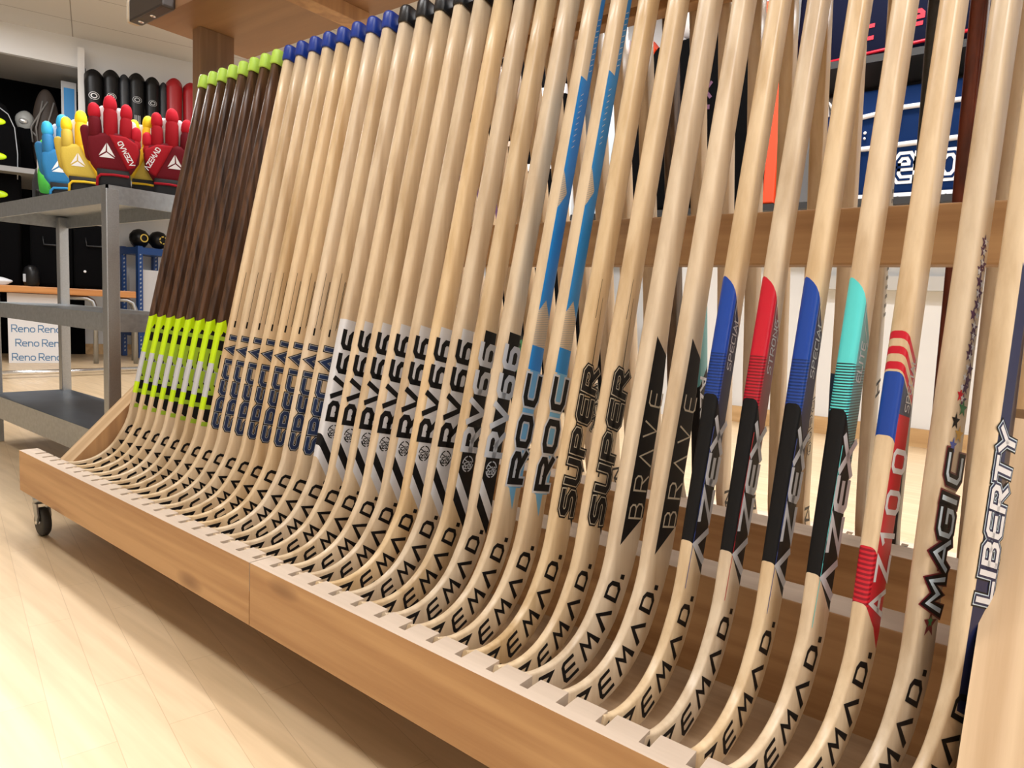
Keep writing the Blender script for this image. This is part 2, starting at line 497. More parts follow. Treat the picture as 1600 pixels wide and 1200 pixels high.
# -- the styles; each is built once and copied -----------------------------------
def st_lime():
    t = base('x'); bm = stick_bm()
    cuts = [(1, -.8, 0, 9.72), (1, 0, 0, 7.8), (1, 0, 0, 6.2), (1, 0, 0, 5.6), (0, 1, 0, .16), (1, 2.6, 0, 10.55), (1, .0, 0, 9.3)]
    def rule(s, v, x):
        if s - .8 * v > 9.72: return 1
        if v < .16 or (s + 2.6 * v < 10.55 and s > 9.0 and v < .5) or s > 9.3:
            if s > 9.3 and v > .16 and s + 2.6 * v > 10.55: return 1
            if s > 7.8: return 2
            if s > 6.2: return 3
            if s > 5.6: return 2
            return 0
        if v >= .16 and s > 9.2: return 1
        return 0
    paint(bm, cuts, rule)
    link('stick_body', bm, [maple, walnut, lime, silver], t)
    cap(t, limecap)
    def ex(b2, mats):
        mats.extend([black, grey])
        poly_side(b2, [(4.75, .82), (5.15, .14), (9.0, .14), (9.35, .24), (9.1, .82)], mi=0)
        poly_side(b2, [(6.55, .80), (6.9, .2), (7.5, .2), (7.2, .80)], lift=.005, mi=1)
    layered(t, 'LUGEH', 4.85, .56, .78, [(.36, limed)], pos=[.7, 2.2, 3.75, 5.3, 6.85], extra=ex, sx=1.7)
    brand(t); return t

def st_special():
    t = base('x'); link('stick_body', stick_bm(), [maple], t); cap(t, bluecap)
    def ex(b2, mats):
        mats.append(black)
        for v, a, b_ in ((.17, 9.9, 12.2), (.40, 9.9, 11.9), (.44, 10., 11.9)):
            poly_side(b2, [(a, v), (b_, v), (b_, v + .018), (a, v + .018)], mi=0)
        poly_side(b2, [(9.6, .12), (9.9, .12), (9.9, .2), (9.6, .2)], mi=0)
        poly_side(b2, [(9.5, .62), (10.3, .55), (10.3, .6), (9.6, .74)], mi=0)
    layered(t, 'SPECIAL', 5.0, .60, .76, [(.46, black), (.34, grey), (.25, navy)], gap=.42, extra=ex, sx=1.22)
    brand(t); return t

def st_band(dark, front=False):
    t = base('x'); bm = stick_bm()
    cuts = [(1, 1.2, 0, k) for k in (4.95, 5.40, 5.85)] + [(1, 0, 0, 10.35), (0, 1, 0, .14)]
    def rule(s, v, x):
        if s > 10.35 or (v < .14 and not front): return 0
        k = s + 1.2 * v
        if k < 4.95: return 0
        A, B = (2, 1) if dark else (1, 2)
        if k < 5.40: return A
        if k < 5.85: return B
        return A
    paint(bm, cuts, rule)
    link('stick_body', bm, [maple, white, black], t); cap(t, blackcap)
    ink = white if dark else black
    if dark: ink = silver
    def ex(b2, mats):
        mats.append(ink); mats.append(black if dark else white)
        c = (5.98, .50); R1, R2 = .27, .23
        for k in range(24):
            if k % 6 == 5: continue
            a0, a1 = 2 * PI * k / 24, 2 * PI * (k + 1) / 24
            poly_side(b2, [(c[0] + r * math.cos(a), c[1] + r * math.sin(a)) for r, a in ((R1, a0), (R1, a1), (R2, a1), (R2, a0))], mi=0)
        q, _ = text_quads('RV', .2, .25); onside(b2, [[(g[0], g[1]) for g in qq] for qq in q], c[0] - .16, .17, c[1] - .01, mi=0)
        q, _ = text_quads('66', .2, .25); onside(b2, q, c[0] - .15, .15, c[1] + .18, mi=0)
    layered(t, 'RV66', 6.40, .72, .83, [(.27, ink)], pos=[.50, 1.78, 3.1, 4.4], extra=ex, sx=1.25)
    brand(t); return t

def st_roc():
    t = base('x'); bm = stick_bm()
    cuts = [(0, 1, 0, .20), (0, 1, 0, .09), (1, .0, 0, 9.25), (1, 1.6, 0, 12.05), (1, -1.4, 0, 10.95), (1, 0, 0, 13.25), (1, 0, 0, 16.0), (1, 0, 0, 18.6), (1, 0, 0, 5.6), (0, 1, 0, .42), (0, 1, 0, .62), (1, 1.8, 0, 15.7), (1, -1.6, 0, 14.2), (1, 1.9, 0, 6.1), (1, -1.9, 0, 4.25)]
    def rule(s, v, x):
        if s < 5.6: return 3 if (v > .2 and ((v < .62 and s + 1.9 * v > 6.1) or (s - 1.9 * v > 4.25 and False))) else 0
        if v < (.20 if s < 9.25 else .09): return 0
        if s < 9.25: return 3
        if s < 13.25: return 2 if (s + 1.6 * v < 12.05 and s - 1.4 * v < 10.95 and s > 10.2) else 1
        if s < 16.0: return 2 if (s + 1.8 * v < 15.7 and s - 1.6 * v > 14.2 and v < .42) else 1
        if s < 18.6: return 1
        return 1 if v > .42 else 0
    paint(bm, cuts, rule)
    link('stick_body', bm, [maple, skyb, MATS.get('roc_lines') or striped('roc_lines', (.40, .38, .34), (.72, .55, .36), 110, sharp=.45), skyp], t); cap(t, blackcap)
    layered(t, 'ROC', 5.7, .60, .80, [(.56, silver), (.34, black)], pos=[.85, 2.75, 4.85], sx=1.95)
    def pts(name, a, b_, v0, v1, m):
        b2 = bmesh.new(); n = 10
        for k in range(n):
            s = a + (b_ - a) * k / n
            poly_side(b2, [(s, v0), (s + .12, v1), (s + .15, v1), (s + .03, v0)], lift=.006)
        fix_side(b2, 1); link(name, b2, m, t)
    pts('stripe_print', 16.3, 18.2, .24, .36, silver); pts('stripe_print', 18.9, 20.8, .44, .58, silver)
    brand(t); return t

def st_super():
    t = base('x'); link('stick_body', stick_bm(), [maple], t); cap(t, blackcap)
    def ex(b2, mats):
        mats.append(black)
        poly_side(b2, [(6.5, .12), (12.1, .14), (12.1, .155), (6.5, .20)], mi=0)
        poly_side(b2, [(9.4, .42), (11.6, .34), (11.6, .352), (9.4, .46)], mi=0)
        poly_side(b2, [(4.85, .92), (5.5, .55), (5.6, .85)], mi=0)
    layered(t, 'SUPER', 5.2, .66, .80, [(.50, black), (.36, pale), (.27, black)], pos=[.5, 1.85, 3.2, 4.6, 5.95], slant=.1, extra=ex, sx=1.25)
    brand(t); return t

def st_brave():
    t = base('x'); bm = stick_bm(.22)
    cuts = [(0, 1, 0, .26), (1, .75, 0, 10.75), (1, -.95, 0, 4.6)]
    def rule(s, v, x):
        return 1 if (v > .26 and s + .75 * v < 10.75 and s - .95 * v > 4.6) else 0
    paint(bm, cuts, rule)
    link('stick_body', bm, [maple, black], t); cap(t, blackcap)
    layered(t, 'BR^VE', 5.5, .56, .98, [(.09, pale)], pos=[.5, 1.85, 3.15, 4.5, 6.0])
    brand(t); return t

def st_azex(front, side, mesh, smesh, line, word):
    t = base('x'); bm = stick_bm()
    cuts = [(0, 1, 0, .17), (1, 1.5, .9, 12.1), (1, 1.5, 0, 9.15), (1, .95, 0, 5.45), (1, 0, 0, 10.2)]
    def rule(s, v, x):
        if s + 1.5 * v + .9 * x > 12.1: return 0
        if s + .95 * v < 5.45: return 0
        if s + 1.5 * v < 9.15 + (.9 if v > .17 else 0) * 0: return 1
        if v < .17: return 2 if s > 10.2 else 4
        return 3 if s > 10.2 else 5
    paint(bm, cuts, rule)
    link('stick_body', bm, [maple, black, front, side, mesh, smesh], t); cap(t, blackcap)
    def ex(b2, mats):
        mats.append(line); mats.append(silver)
        poly_side(b2, [(4.3, .085), (8.35, .10), (8.35, .14), (4.3, .115)], mi=0)
        for a, b_ in (((11.75, .22), (11.2, .26)), ((11.2, .26), (10.7, .66))):
            d = Vector((b_[0] - a[0], b_[1] - a[1])).normalized(); n = Vector((-d.y, d.x)) * .012
            poly_side(b2, [(a[0] + n.x, a[1] + n.y), (b_[0] + n.x, b_[1] + n.y), (b_[0] - n.x, b_[1] - n.y), (a[0] - n.x, a[1] - n.y)], mi=1)
        q, _ = text_quads(word, .17, .3); onside(b2, q, 9.85, .23, .52, mi=1)
    layered(t, '^ZEX', 4.95, .62, .82, [(.29, silver)], pos=[.6, 2.2, 3.65, 5.1], extra=ex, slant=.1, sx=1.45)
    brand(t); return t

def st_az100():
    t = base('x'); bm = stick_bm()
    chev = [10.15 + .17 * k for k in range(7)]
    cuts = [(0, 1, 0, .16), (1, .9, 0, 10.1), (1, -.6, 0, 8.6), (1, .9, 0, 8.7), (1, .9, 0, 6.3), (1, .9, 0, 5.1), (1, 1.6, 0, 5.5)] + [(1, .9, 0, c) for c in chev]
    def rule(s, v, x):
        k = s + .9 * v
        if k > 10.1:
            if k > chev[-1]: return 0
            for j in range(0, 6, 2):
                if chev[j] < k < chev[j + 1]: return 1
            return 0
        if v < .16:
            if k > 8.7: return 2
            if k > 6.3: return 0
            if k > 5.1: return 4
            return 0
        if s > 9.4 - .9 * v + .2: return 3
        if s + .9 * v > 5.0: return 1
        return 0
    paint(bm, cuts, rule)
    link('stick_body', bm, [maple, red, rblue, MATS.get('slate') or plain('slate', (.05, .065, .11), .35), MATS.get('red_chevron') or striped('red_chevron', (.30, .0, .015), (.70, .015, .035), 60)], t); cap(t, blackcap)
    def ex(b2, mats):
        mats.append(silver)
        q, _ = text_quads('SPECIAL', .16, .3); onside(b2, q, 9.3, .2, .6, mi=0)
    layered(t, 'AZ100', 4.75, .6, .84, [(.20, white)], pos=[.6, 1.85, 2.95, 4.25, 5.75], extra=ex)
    brand(t); return t

def star(bm, s, v, r, mi, lift=.006):
    pts = []
    for k in range(10):
        a = PI * k / 5; rr = r if k % 2 == 0 else r * .42
        pts.append((s + rr * math.cos(a), v + rr * math.sin(a)))
    for k in range(10):
        poly_side(bm, [(s, v), pts[k], pts[(k + 1) % 10]], lift=lift, mi=mi)

def st_magic():
    t = base('x'); bm = stick_bm()
    cuts = [(0, 1, 0, .20), (1, 0, 0, 5.0), (1, 0, 0, 9.0)]
    def rule(s, v, x): return 0
    paint(bm, cuts, rule)
    link('stick_body', bm, [maple], t); cap(t, blackcap)
    def ex(b2, mats):
        mats.extend([purple, white, gold, rblue, green, red, black, maroon])
        rn = random.Random(3)
        for k in range(16):
            s = 9.7 + 3.6 * k / 16; star(b2, s + rn.uniform(-.05, .05), .42 + rn.uniform(-.12, .16) * (1 - k / 20), .17, 0, .005); star(b2, s, .45 + rn.uniform(-.14, .12), .1, 1, .007)
        star(b2, 9.75, .3, .17, 5); star(b2, 9.5, .5, .2, 4); star(b2, 9.2, .26, .2, 6); star(b2, 8.95, .5, .2, 2, .009); star(b2, 8.7, .3, .18, 3, .009)
        star(b2, 5.0, .5, .3, 7, .005); star(b2, 5.05, .5, .14, 4, .008)
    layered(t, 'MAGIC', 5.3, .60, .82, [(.58, maroon), (.46, black), (.17, iceb)], pos=[.5, 1.85, 2.95, 3.75, 4.8], extra=ex, slant=.1, sx=1.2)
    brand(t); return t

def st_liberty():
    t = base('x'); bm = stick_bm()
    cuts = [(0, 1, 0, .15), (0, 1, 0, .55), (1, -2.4, 0, 3.6), (1, 1., 0, 12.7)]
    dk = MATS.get('brown_black') or plain('brown_black', (.035, .018, .018), .3)
    def rule(s, v, x):
        if v < .15 or s + v > 12.7 or s - 2.4 * v < 3.6 - 1.4: return 0
        return 1 if v < .55 or s < 8 else 2
    paint(bm, cuts, rule)
    link('stick_body', bm, [maple, rnavy, dk], t); cap(t, blackcap)
    layered(t, 'LIBERTY', 5.7, .56, .80, [(.56, black), (.44, iceb), (.36, rnavy), (.2, white)], gap=.32, slant=.1)
    brand(t); return t

def st_plain_rear(mat=None, words=None, capm=None, wide=False):
    t = base('x'); bm = stick_bm(.1 if wide else 0.)
    link('stick_body', bm, [mat or maple], t); cap(t, capm or blackcap)
    if mat is None or words: brand(t, -1)
    return t

# ------------------------------------------------------------------ front row
YC = 9.6
def put_front(i, dx=0.):
    return W(i + .09 + dx, OY, OZ)
YAW = {29: 9, 30: 7, 31: 2, 32: 3, 33: 5, 34: 10, 35: 14, 36: 18, 37: 22}
DX = {37: -.2}
ORD = ['first', 'second', 'third', 'fourth', 'fifth', 'sixth', 'seventh', 'eighth']
def row(proto, idx, labels, group=None):
    for k, i in enumerate(idx):
        loc = put_front(i, DX.get(i, 0)); rz = tuple(Matrix.Rotation(-math.radians(YAW.get(i, 0)), 3, TD3).to_euler())
        if k == 0:
            proto.location = loc; proto.rotation_euler = rz; proto['label'] = labels[k]; o = proto
            if group: o['group'] = group
        else:
            o = dup(proto, loc, rz, labels[k], group)
row(st_lime(), range(0, 8), ['dark brown hockey stick with a lime cap, %s from the left end of the rack' % ORD[k] for k in range(8)], 'dark brown sticks with lime caps')
row(st_special(), range(8, 16), ['pale wooden hockey stick with blue cap and navy outlined lettering, %s from the brown sticks' % ORD[k] for k in range(8)], 'pale sticks with blue caps')
p = st_band(False, True)
row(p, [16], ['white-banded hockey stick with black lettering, next to the last blue-capped stick'], 'white-banded sticks')
p = st_band(False)
row(p, range(17, 23), ['white-banded hockey stick with black lettering, %s from the blue-capped sticks' % ORD[k + 1] for k in range(6)], 'white-banded sticks')
p = st_band(True)
row(p, [23, 24], ['black-banded hockey stick with silver lettering, beside the last white-banded stick', 'black-banded hockey stick with silver lettering, beside the first sky-blue stick'], 'black-banded sticks')
row(st_roc(), [25, 26], ['hockey stick with sky-blue printed shaft, the left one of two', 'hockey stick with sky-blue printed shaft, the right one of two'], 'sky-blue printed sticks')
row(st_super(), [27, 28], ['pale stick with black outlined lettering, right beside the sky-blue sticks', 'pale stick with black outlined lettering, left of the black-panelled sticks'], 'pale sticks with black outlined letters')
row(st_brave(), [29, 30], ['stick with thin letters on a long black panel, the left one of two', 'stick with thin letters on a long black panel, the right one of two'], 'sticks with a black panel')
az = st_azex(rblue, rnavy, bluestripe, rnavy, rline, 'SPECIAL')
row(az, [31, 33], ['hockey stick with blue and black wrap, left of the red and black one', 'hockey stick with blue and black wrap, between the red and the turquoise ones'], 'wrapped sticks with big silver letters')
row(st_azex(red, dred, redstripe, dred, red, 'STRONG'), [32], ['hockey stick with red and black wrap and silver letters'], 'wrapped sticks with big silver letters')
row(st_azex(teal, dteal, tealstripe, dtealstripe, teal, 'ELITE'), [34], ['hockey stick with turquoise and black wrap and silver letters'], 'wrapped sticks with big silver letters')
row(st_az100(), [35], ['hockey stick with red chevrons, blue band and white numerals on red'])
row(st_magic(), [36], ['pale hockey stick with coloured stars and ice-blue letters on its side'])
row(st_liberty(), [37], ['hockey stick with navy side and white outlined letters at the right end of rack'])

# ------------------------------------------------------------------ far row
def put_rear(i): return W(i + .05 + .012 * (i - 24), 2 * YC - OY, OZ)
R0, R1 = 13, 37
rear = {}
pr = st_plain_rear(); plain_first = [True]
def rlabel(kind, i):
    n = ['', 'first', 'second', 'third', 'fourth', 'fifth', 'sixth', 'seventh', 'eighth', 'ninth', 'tenth', 'eleventh', 'twelfth', 'thirteenth', 'fourteenth', 'fifteenth', 'sixteenth', 'seventeenth', 'eighteenth', 'nineteenth', 'twentieth', 'twenty-first', 'twenty-second', 'twenty-third', 'twenty-fourth', 'twenty-fifth'][R1 - i + 1]
    return '%s, %s from right on the rack far side' % (kind, n)
def rear_special(i):
    g = 'sticks on the far side of the rack'
    if i == 35:
        t = st_plain_rear(redwood); lab = rlabel('red-brown varnished hockey stick', i)
        layered(t, 'Reno', 9.5, .5, .70, [(.14, black)], face=-1)
    elif i == 34:
        t = st_plain_rear(graph); lab = rlabel('black and graphite hockey stick', i)
    elif i == 33:
        t = st_plain_rear(wide=True); lab = rlabel('pale stick with black print round its heel', i)
        for c in list(t.children):
            if c.name.startswith('brand_print'): bpy.data.objects.remove(c)
        layered(t, 'Reno.', 3.9, .62, .74, [(.16, black)], gap=.42, face=-1, name='brand_print')
        def ex(b2, mats):
            mats.append(black); mats.append(red)
            for k in range(14): poly_side(b2, [(11.5 + k * .3, .1), (11.62 + k * .3, .1), (11.62 + k * .3, .2), (11.5 + k * .3, .2)], face=-1, mi=0); poly_side(b2, [(11.5 + k * .3, .3), (11.62 + k * .3, .3), (11.62 + k * .3, .4), (11.5 + k * .3, .4)], face=-1, mi=0)
        layered(t, 'H', 9.3, .6, .72, [(.18, black)], extra=ex, face=-1)
    elif i == 32:
        t = base('x'); bm = stick_bm(.15)
        paint(bm, [(1, .25, 0, 5.2), (1, .25, 0, 5.4), (1, 0, 0, 9.6)], lambda s, v, x: 0 if s + .25 * v < 5.2 or s > 9.6 else (1 if s + .25 * v < 5.4 else 2))
        link('stick_body', bm, [maple, orange, plain('petrol', (.02, .07, .15), .35)], t); cap(t, blackcap); brand(t, -1)
        layered(t, 'Reno.', 8.8, .62, .80, [(.13, silver)], face=-1, gap=.35); lab = rlabel('wide petrol-blue stick with an orange line', i)
    elif i == 31:
        t = st_plain_rear(); layered(t, 'Reno', 8.4, .55, .75, [(.24, black), (.12, maple)], face=-1, gap=.35); lab = rlabel('pale stick with outlined black lettering', i)
    elif i == 27:
        t = base('x'); bm = stick_bm()
        paint(bm, [(1, .9, 0, 9.3), (1, 0, 0, 4.5), (1, 0, 0, 11.6)], lambda s, v, x: 0 if s < 4.5 else (1 if s + .9 * v < 9.3 else (2 if s < 11.6 else 0)))
        link('stick_body', bm, [maple, black, dteal], t); cap(t, blackcap); brand(t, -1)
        layered(t, 'AZEX', 8.9, .62, .74, [(.2, silver)], face=-1); lab = rlabel('black and dull teal stick with silver letters', i)
    elif i == 25:
        t = st_plain_rear(); layered(t, 'PRO', 9.0, .6, .74, [(.34, red), (.22, pale), (.12, red)], face=-1); lab = rlabel('pale stick with red outlined letters', i)
    elif i == 22:
        t = st_plain_rear(); layered(t, 'SUPER', 8.9, .62, .78, [(.40, black), (.27, pale), (.19, black)], face=-1); lab = rlabel('pale stick with black outlined letters', i)
    elif i == 18:
        t = base('x'); bm = stick_bm()
        paint(bm, [(1, 0, 0, 6.0), (1, 0, 0, 10.4)], lambda s, v, x: 1 if 6. < s < 10.4 else 0)
        link('stick_body', bm, [maple, black], t); cap(t, blackcap); brand(t, -1)
        layered(t, 'PRO', 9.6, .5, .7, [(.3, green)], face=-1); lab = rlabel('stick with a black band and green print', i)
    elif i == 26:
        t = st_plain_rear(darkw); lab = rlabel('dark brown hockey stick', i)
    else: return None
    t.location = put_rear(i); t.rotation_euler = (0, 0, PI); t['label'] = lab; t['group'] = g
    return t
for i in range(R0, R1 + 1):
    if rear_special(i): continue
    lab = rlabel('plain pale wooden hockey stick', i)
    if plain_first[0]:
        plain_first[0] = False; pr.location = put_rear(i); pr.rotation_euler = (0, 0, PI); pr['label'] = lab; pr['group'] = 'sticks on the far side of the rack'
    else: dup(pr, put_rear(i), PI, lab, 'sticks on the far side of the rack')

# ------------------------------------------------------------------ the rack
rack = thing('display_rack', 'long wooden display rack on casters holding two rows of hockey sticks', 'rack', W(0, YC, FL))
def R3(bm): pass
def rk(name, bm, mats, smooth=False, parent=None):
    o = link(name, bm, mats, parent or rack, smooth)
    return o
def rbox(bm, x0, x1, y0, y1, z0, z1, mi=0, bev=0.): box(bm, x0, x1, y0 - YC, y1 - YC, z0 - FL, z1 - FL, mi, bev)
XL, XR = -3.27, 40.4
def comb(mirror, xa, xb, skip=()):
    bm = bmesh.new()
    poly = [(xa, 0), (xb, 0), (xb, .82)]
    for i in range(39, -3, -1):
        if i < xa + .02 or i + .26 > xb: continue
        poly += [(i + .24, .82), (i + .24, .30), (i, .30), (i, .82)]
    poly.append((xa, .82))
    f = (lambda y: 2 * YC - y) if mirror else (lambda y: y)
    fs = prism(bm, [(x, f(y) - YC) for x, y in poly], -.95 - FL, 0 - FL)
    for q in fs:
        q.normal_update()
        q.material_index = 1 if q.normal.z > .5 else (0 if (q.normal.y < -.5) != mirror and abs(q.calc_center_median().y / S + YC - f(0)) < .02 else 2)
    ys = sorted((f(0), f(.82)))
    box(bm, xa, xb, ys[0] - YC, ys[1] - YC, -2.09 - FL, -.95 - FL, 0)
    return rk('slotted_rail', bm, [pineX, sawn, sawn])
comb(False, XL, 18.36); comb(False, 18.40, XR); comb(True, XL, XR)
bm = bmesh.new(); rbox(bm, XL + .3, XR - .3, .82, 6.0, -1.75, -1.32); rk('bottom_board', bm, boardm)
bm = bmesh.new(); rbox(bm, XL + .3, XR - .3, 2 * YC - 6.0, 2 * YC - .82, -1.75, -1.32); rk('bottom_board', bm, boardm)
for y0, y1 in ((6.0, 7.3), (2 * YC - 7.3, 2 * YC - 6.0)):
    bm = bmesh.new(); rbox(bm, XL + .3, XR - .3, y0, y1, -1.8, 1.5, 0, .04)
    for f in bm.faces:
        f.normal_update()
        if f.normal.z > .7: f.material_index = 1
    rk('heel_beam', bm, [midwood, sawn])
bm = bmesh.new(); rbox(bm, -.9, 38.6, 8.25, 9.15, 10.07, 11.56, 0, .05); rk('middle_rail', bm, midwood)
bm = bmesh.new(); rbox(bm, -.9, 38.6, 8.62, 9.3, 18.6, 20.1, 0, .05); rk('upper_rail', bm, midwood)
bm = bmesh.new(); rbox(bm, -.9, 38.6, 9.9, 10.58, 18.6, 20.1, 0, .05); rk('upper_rail', bm, midwood)
for x0, x1 in ((-1.8, -.9), (38.6, 39.5)):
    bm = bmesh.new(); rbox(bm, x0, x1, 8.3, 10.3, -1.3, 23.2, 0, .04); rk('end_post', bm, wood('post_stain', (.17, .095, .05), (.26, .155, .085), 'Z', .8, .5, 22))
    for sgn in (1, -1):
        bm = bmesh.new()
        k = 1.8
        poly = [(.85, -.95), (.85 + .55, -1.3), (3.3, -1.3), (8.3, 3.9), (8.3, 8.3 - k)]
        poly = [((y if sgn > 0 else 2 * YC - y) - YC, z - FL) for y, z in poly]
        xa, xb = (x0 - .1, x1 + .42) if x0 < 0 else (37.08, 38.65)
        fs = prism(bm, poly, xa, xb, 0, 'YZ')
        for f in bm.faces:
            f.normal_update()
            if abs(f.normal.x) > .7: f.material_index = 1
        rk('brace', bm, [pineB, pineZ if x0 < 0 else pineB])  # left brace sides take a darker pine, their shade put into the colour
bm = bmesh.new(); rbox(bm, XL - .1, XR, 6.45, 2 * YC - 6.6, 23.2, 23.9, 0, .03); rk('top_board', bm, brownb)
for x in (7.6, 18.5, 29.):
    bm = bmesh.new(); rbox(bm, x, x + 1.1, 6.8, 12.2, 22.5, 23.2, 0, .04); rk('cross_batten', bm, pineZ)
bm = bmesh.new(); rbox(bm, XL - .5, XL + 3.4, 5.75, 6.45, 23.1, 24.3, 0, .12); b = rk('edge_bracket', bm, plain('dark_metal', (.035, .026, .022), .45))
for x in (XL + .2, XL + 1.6):
    bm = bmesh.new(); lathe(bm, [(.01, 23.03 - FL), (.14, 23.05 - FL), (.17, 23.11 - FL)], 12, 0, x, 6.1 - YC); o = link('screw', bm, chrome, b)
bm = bmesh.new(); rbox(bm, XL - 1.0, XL - .5, 5.8, 6.5, 23.15, 24.4, 0, .2); rk('edge_end', bm, plain('beige_cap', (.52, .44, .33), .5))
def caster(x, y):
    bm = bmesh.new()
    rbox(bm, x - .45, x + .45, y - .42, y + .42, -2.25, -2.09, 0)
    lathe(bm, [(.34, -2.62 - FL), (.34, -2.25 - FL)], 18, 0, x, y - YC)
    for s_ in (-1, 1):
        prism(bm, [(x - .2, -2.6 - FL), (x + .38, -2.6 - FL), (x + .55, -3.2 - FL), (x + .42, -3.62 - FL), (x + .22, -3.62 - FL)], y - YC + s_ * .27 - .04, y - YC + s_ * .27 + .04, 0, 'XZ')
    c = rk('caster', bm, [zinc])
    bm = bmesh.new()
    n = 28; prof = [(.30, -.17), (.66, -.19), (.74, -.12), (.74, .12), (.66, .19), (.30, .17)]
    rings = [[bm.verts.new(V(x + .3 + r * math.cos(2 * PI * k / n), y - YC + w, FL + .745 - FL + r * math.sin(2 * PI * k / n))) for k in range(n)] for r, w in prof]
    for a, b_ in zip(rings, rings[1:]):
        for k in range(n): bm.faces.new((a[k], a[(k + 1) % n], b_[(k + 1) % n], b_[k])).smooth = True
    bm.faces.new(rings[0]); bm.faces.new(rings[-1][::-1]); bmesh.ops.recalc_face_normals(bm, faces=bm.faces)
    link('caster_wheel', bm, rubber, c)
    bm = bmesh.new(); tube(bm, [(x + .3, y - YC - .33, .745), (x + .3, y - YC + .33, .745)], .1, 10); link('axle', bm, chrome, c)
for x in (-2.15, 38.6):
    for y in (.55, 2 * YC - .55): caster(x, y)

# ------------------------------------------------------------------ steel trolley
NX, NY, CLX, CDY = -5.95, 5.34, 23.0, 5.6
cart = thing('steel_trolley', 'grey steel trolley with three shelves carrying the gloves', 'trolley', W(NX - CLX / 2, NY + CDY / 2, FL))
def cb(bm, x0, x1, y0, y1, z0, z1, mi=0, bev=0.):
    box(bm, x0 - NX + CLX / 2, x1 - NX + CLX / 2, y0 - NY - CDY / 2, y1 - NY - CDY / 2, z0 - FL, z1 - FL, mi, bev)
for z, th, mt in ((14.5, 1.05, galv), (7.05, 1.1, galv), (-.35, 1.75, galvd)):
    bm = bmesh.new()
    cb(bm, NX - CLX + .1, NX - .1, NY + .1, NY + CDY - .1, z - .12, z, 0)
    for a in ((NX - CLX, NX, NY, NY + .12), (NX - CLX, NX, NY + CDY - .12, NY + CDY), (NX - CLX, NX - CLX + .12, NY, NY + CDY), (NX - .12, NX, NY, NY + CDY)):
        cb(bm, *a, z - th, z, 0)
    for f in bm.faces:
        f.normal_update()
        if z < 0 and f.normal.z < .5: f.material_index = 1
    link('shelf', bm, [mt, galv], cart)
for x in (NX - .70, NX - CLX - .02):
    for y in (NY - .03, NY + CDY - .69):
        bm = bmesh.new(); cb(bm, x, x + .72, y, y + .72, FL + .02, 14.3, 0, .05); link('leg', bm, zinc, cart)

# ------------------------------------------------------------------ goalkeeper style gloves
def capsule(bm, c0, c1, r0, r1, flat=.75, mi=0, n=12):
    """rounded finger segment"""
    a, b_ = Vector(c0), Vector(c1); d = (b_ - a); Ln = d.length; d.normalize()
    e = d.cross(Vector((0, 1, 0))).normalized(); rings = []
    st = [(-r0 * .9, .35), (-r0 * .5, .8), (0, 1.), (Ln * .5, 1.04), (Ln, 1.), (Ln + r1 * .55, .8), (Ln + r1 * .92, .38)]
    for h, k in st:
        r = (r0 + (r1 - r0) * min(max(h / Ln, 0), 1)) * k; p = a + d * h
        rings.append([bm.verts.new((p + e * r * math.cos(2 * PI * j / n) + Vector((0, 1, 0)) * r * flat * math.sin(2 * PI * j / n)) * S) for j in range(n)])
    for A, B in zip(rings, rings[1:]):
        for j in range(n):
            f = bm.faces.new((A[j], A[(j + 1) % n], B[(j + 1) % n], B[j])); f.smooth = True; f.material_index = mi
    for rr in (rings[0][::-1], rings[-1]):
        f = bm.faces.new(rr); f.material_index = mi
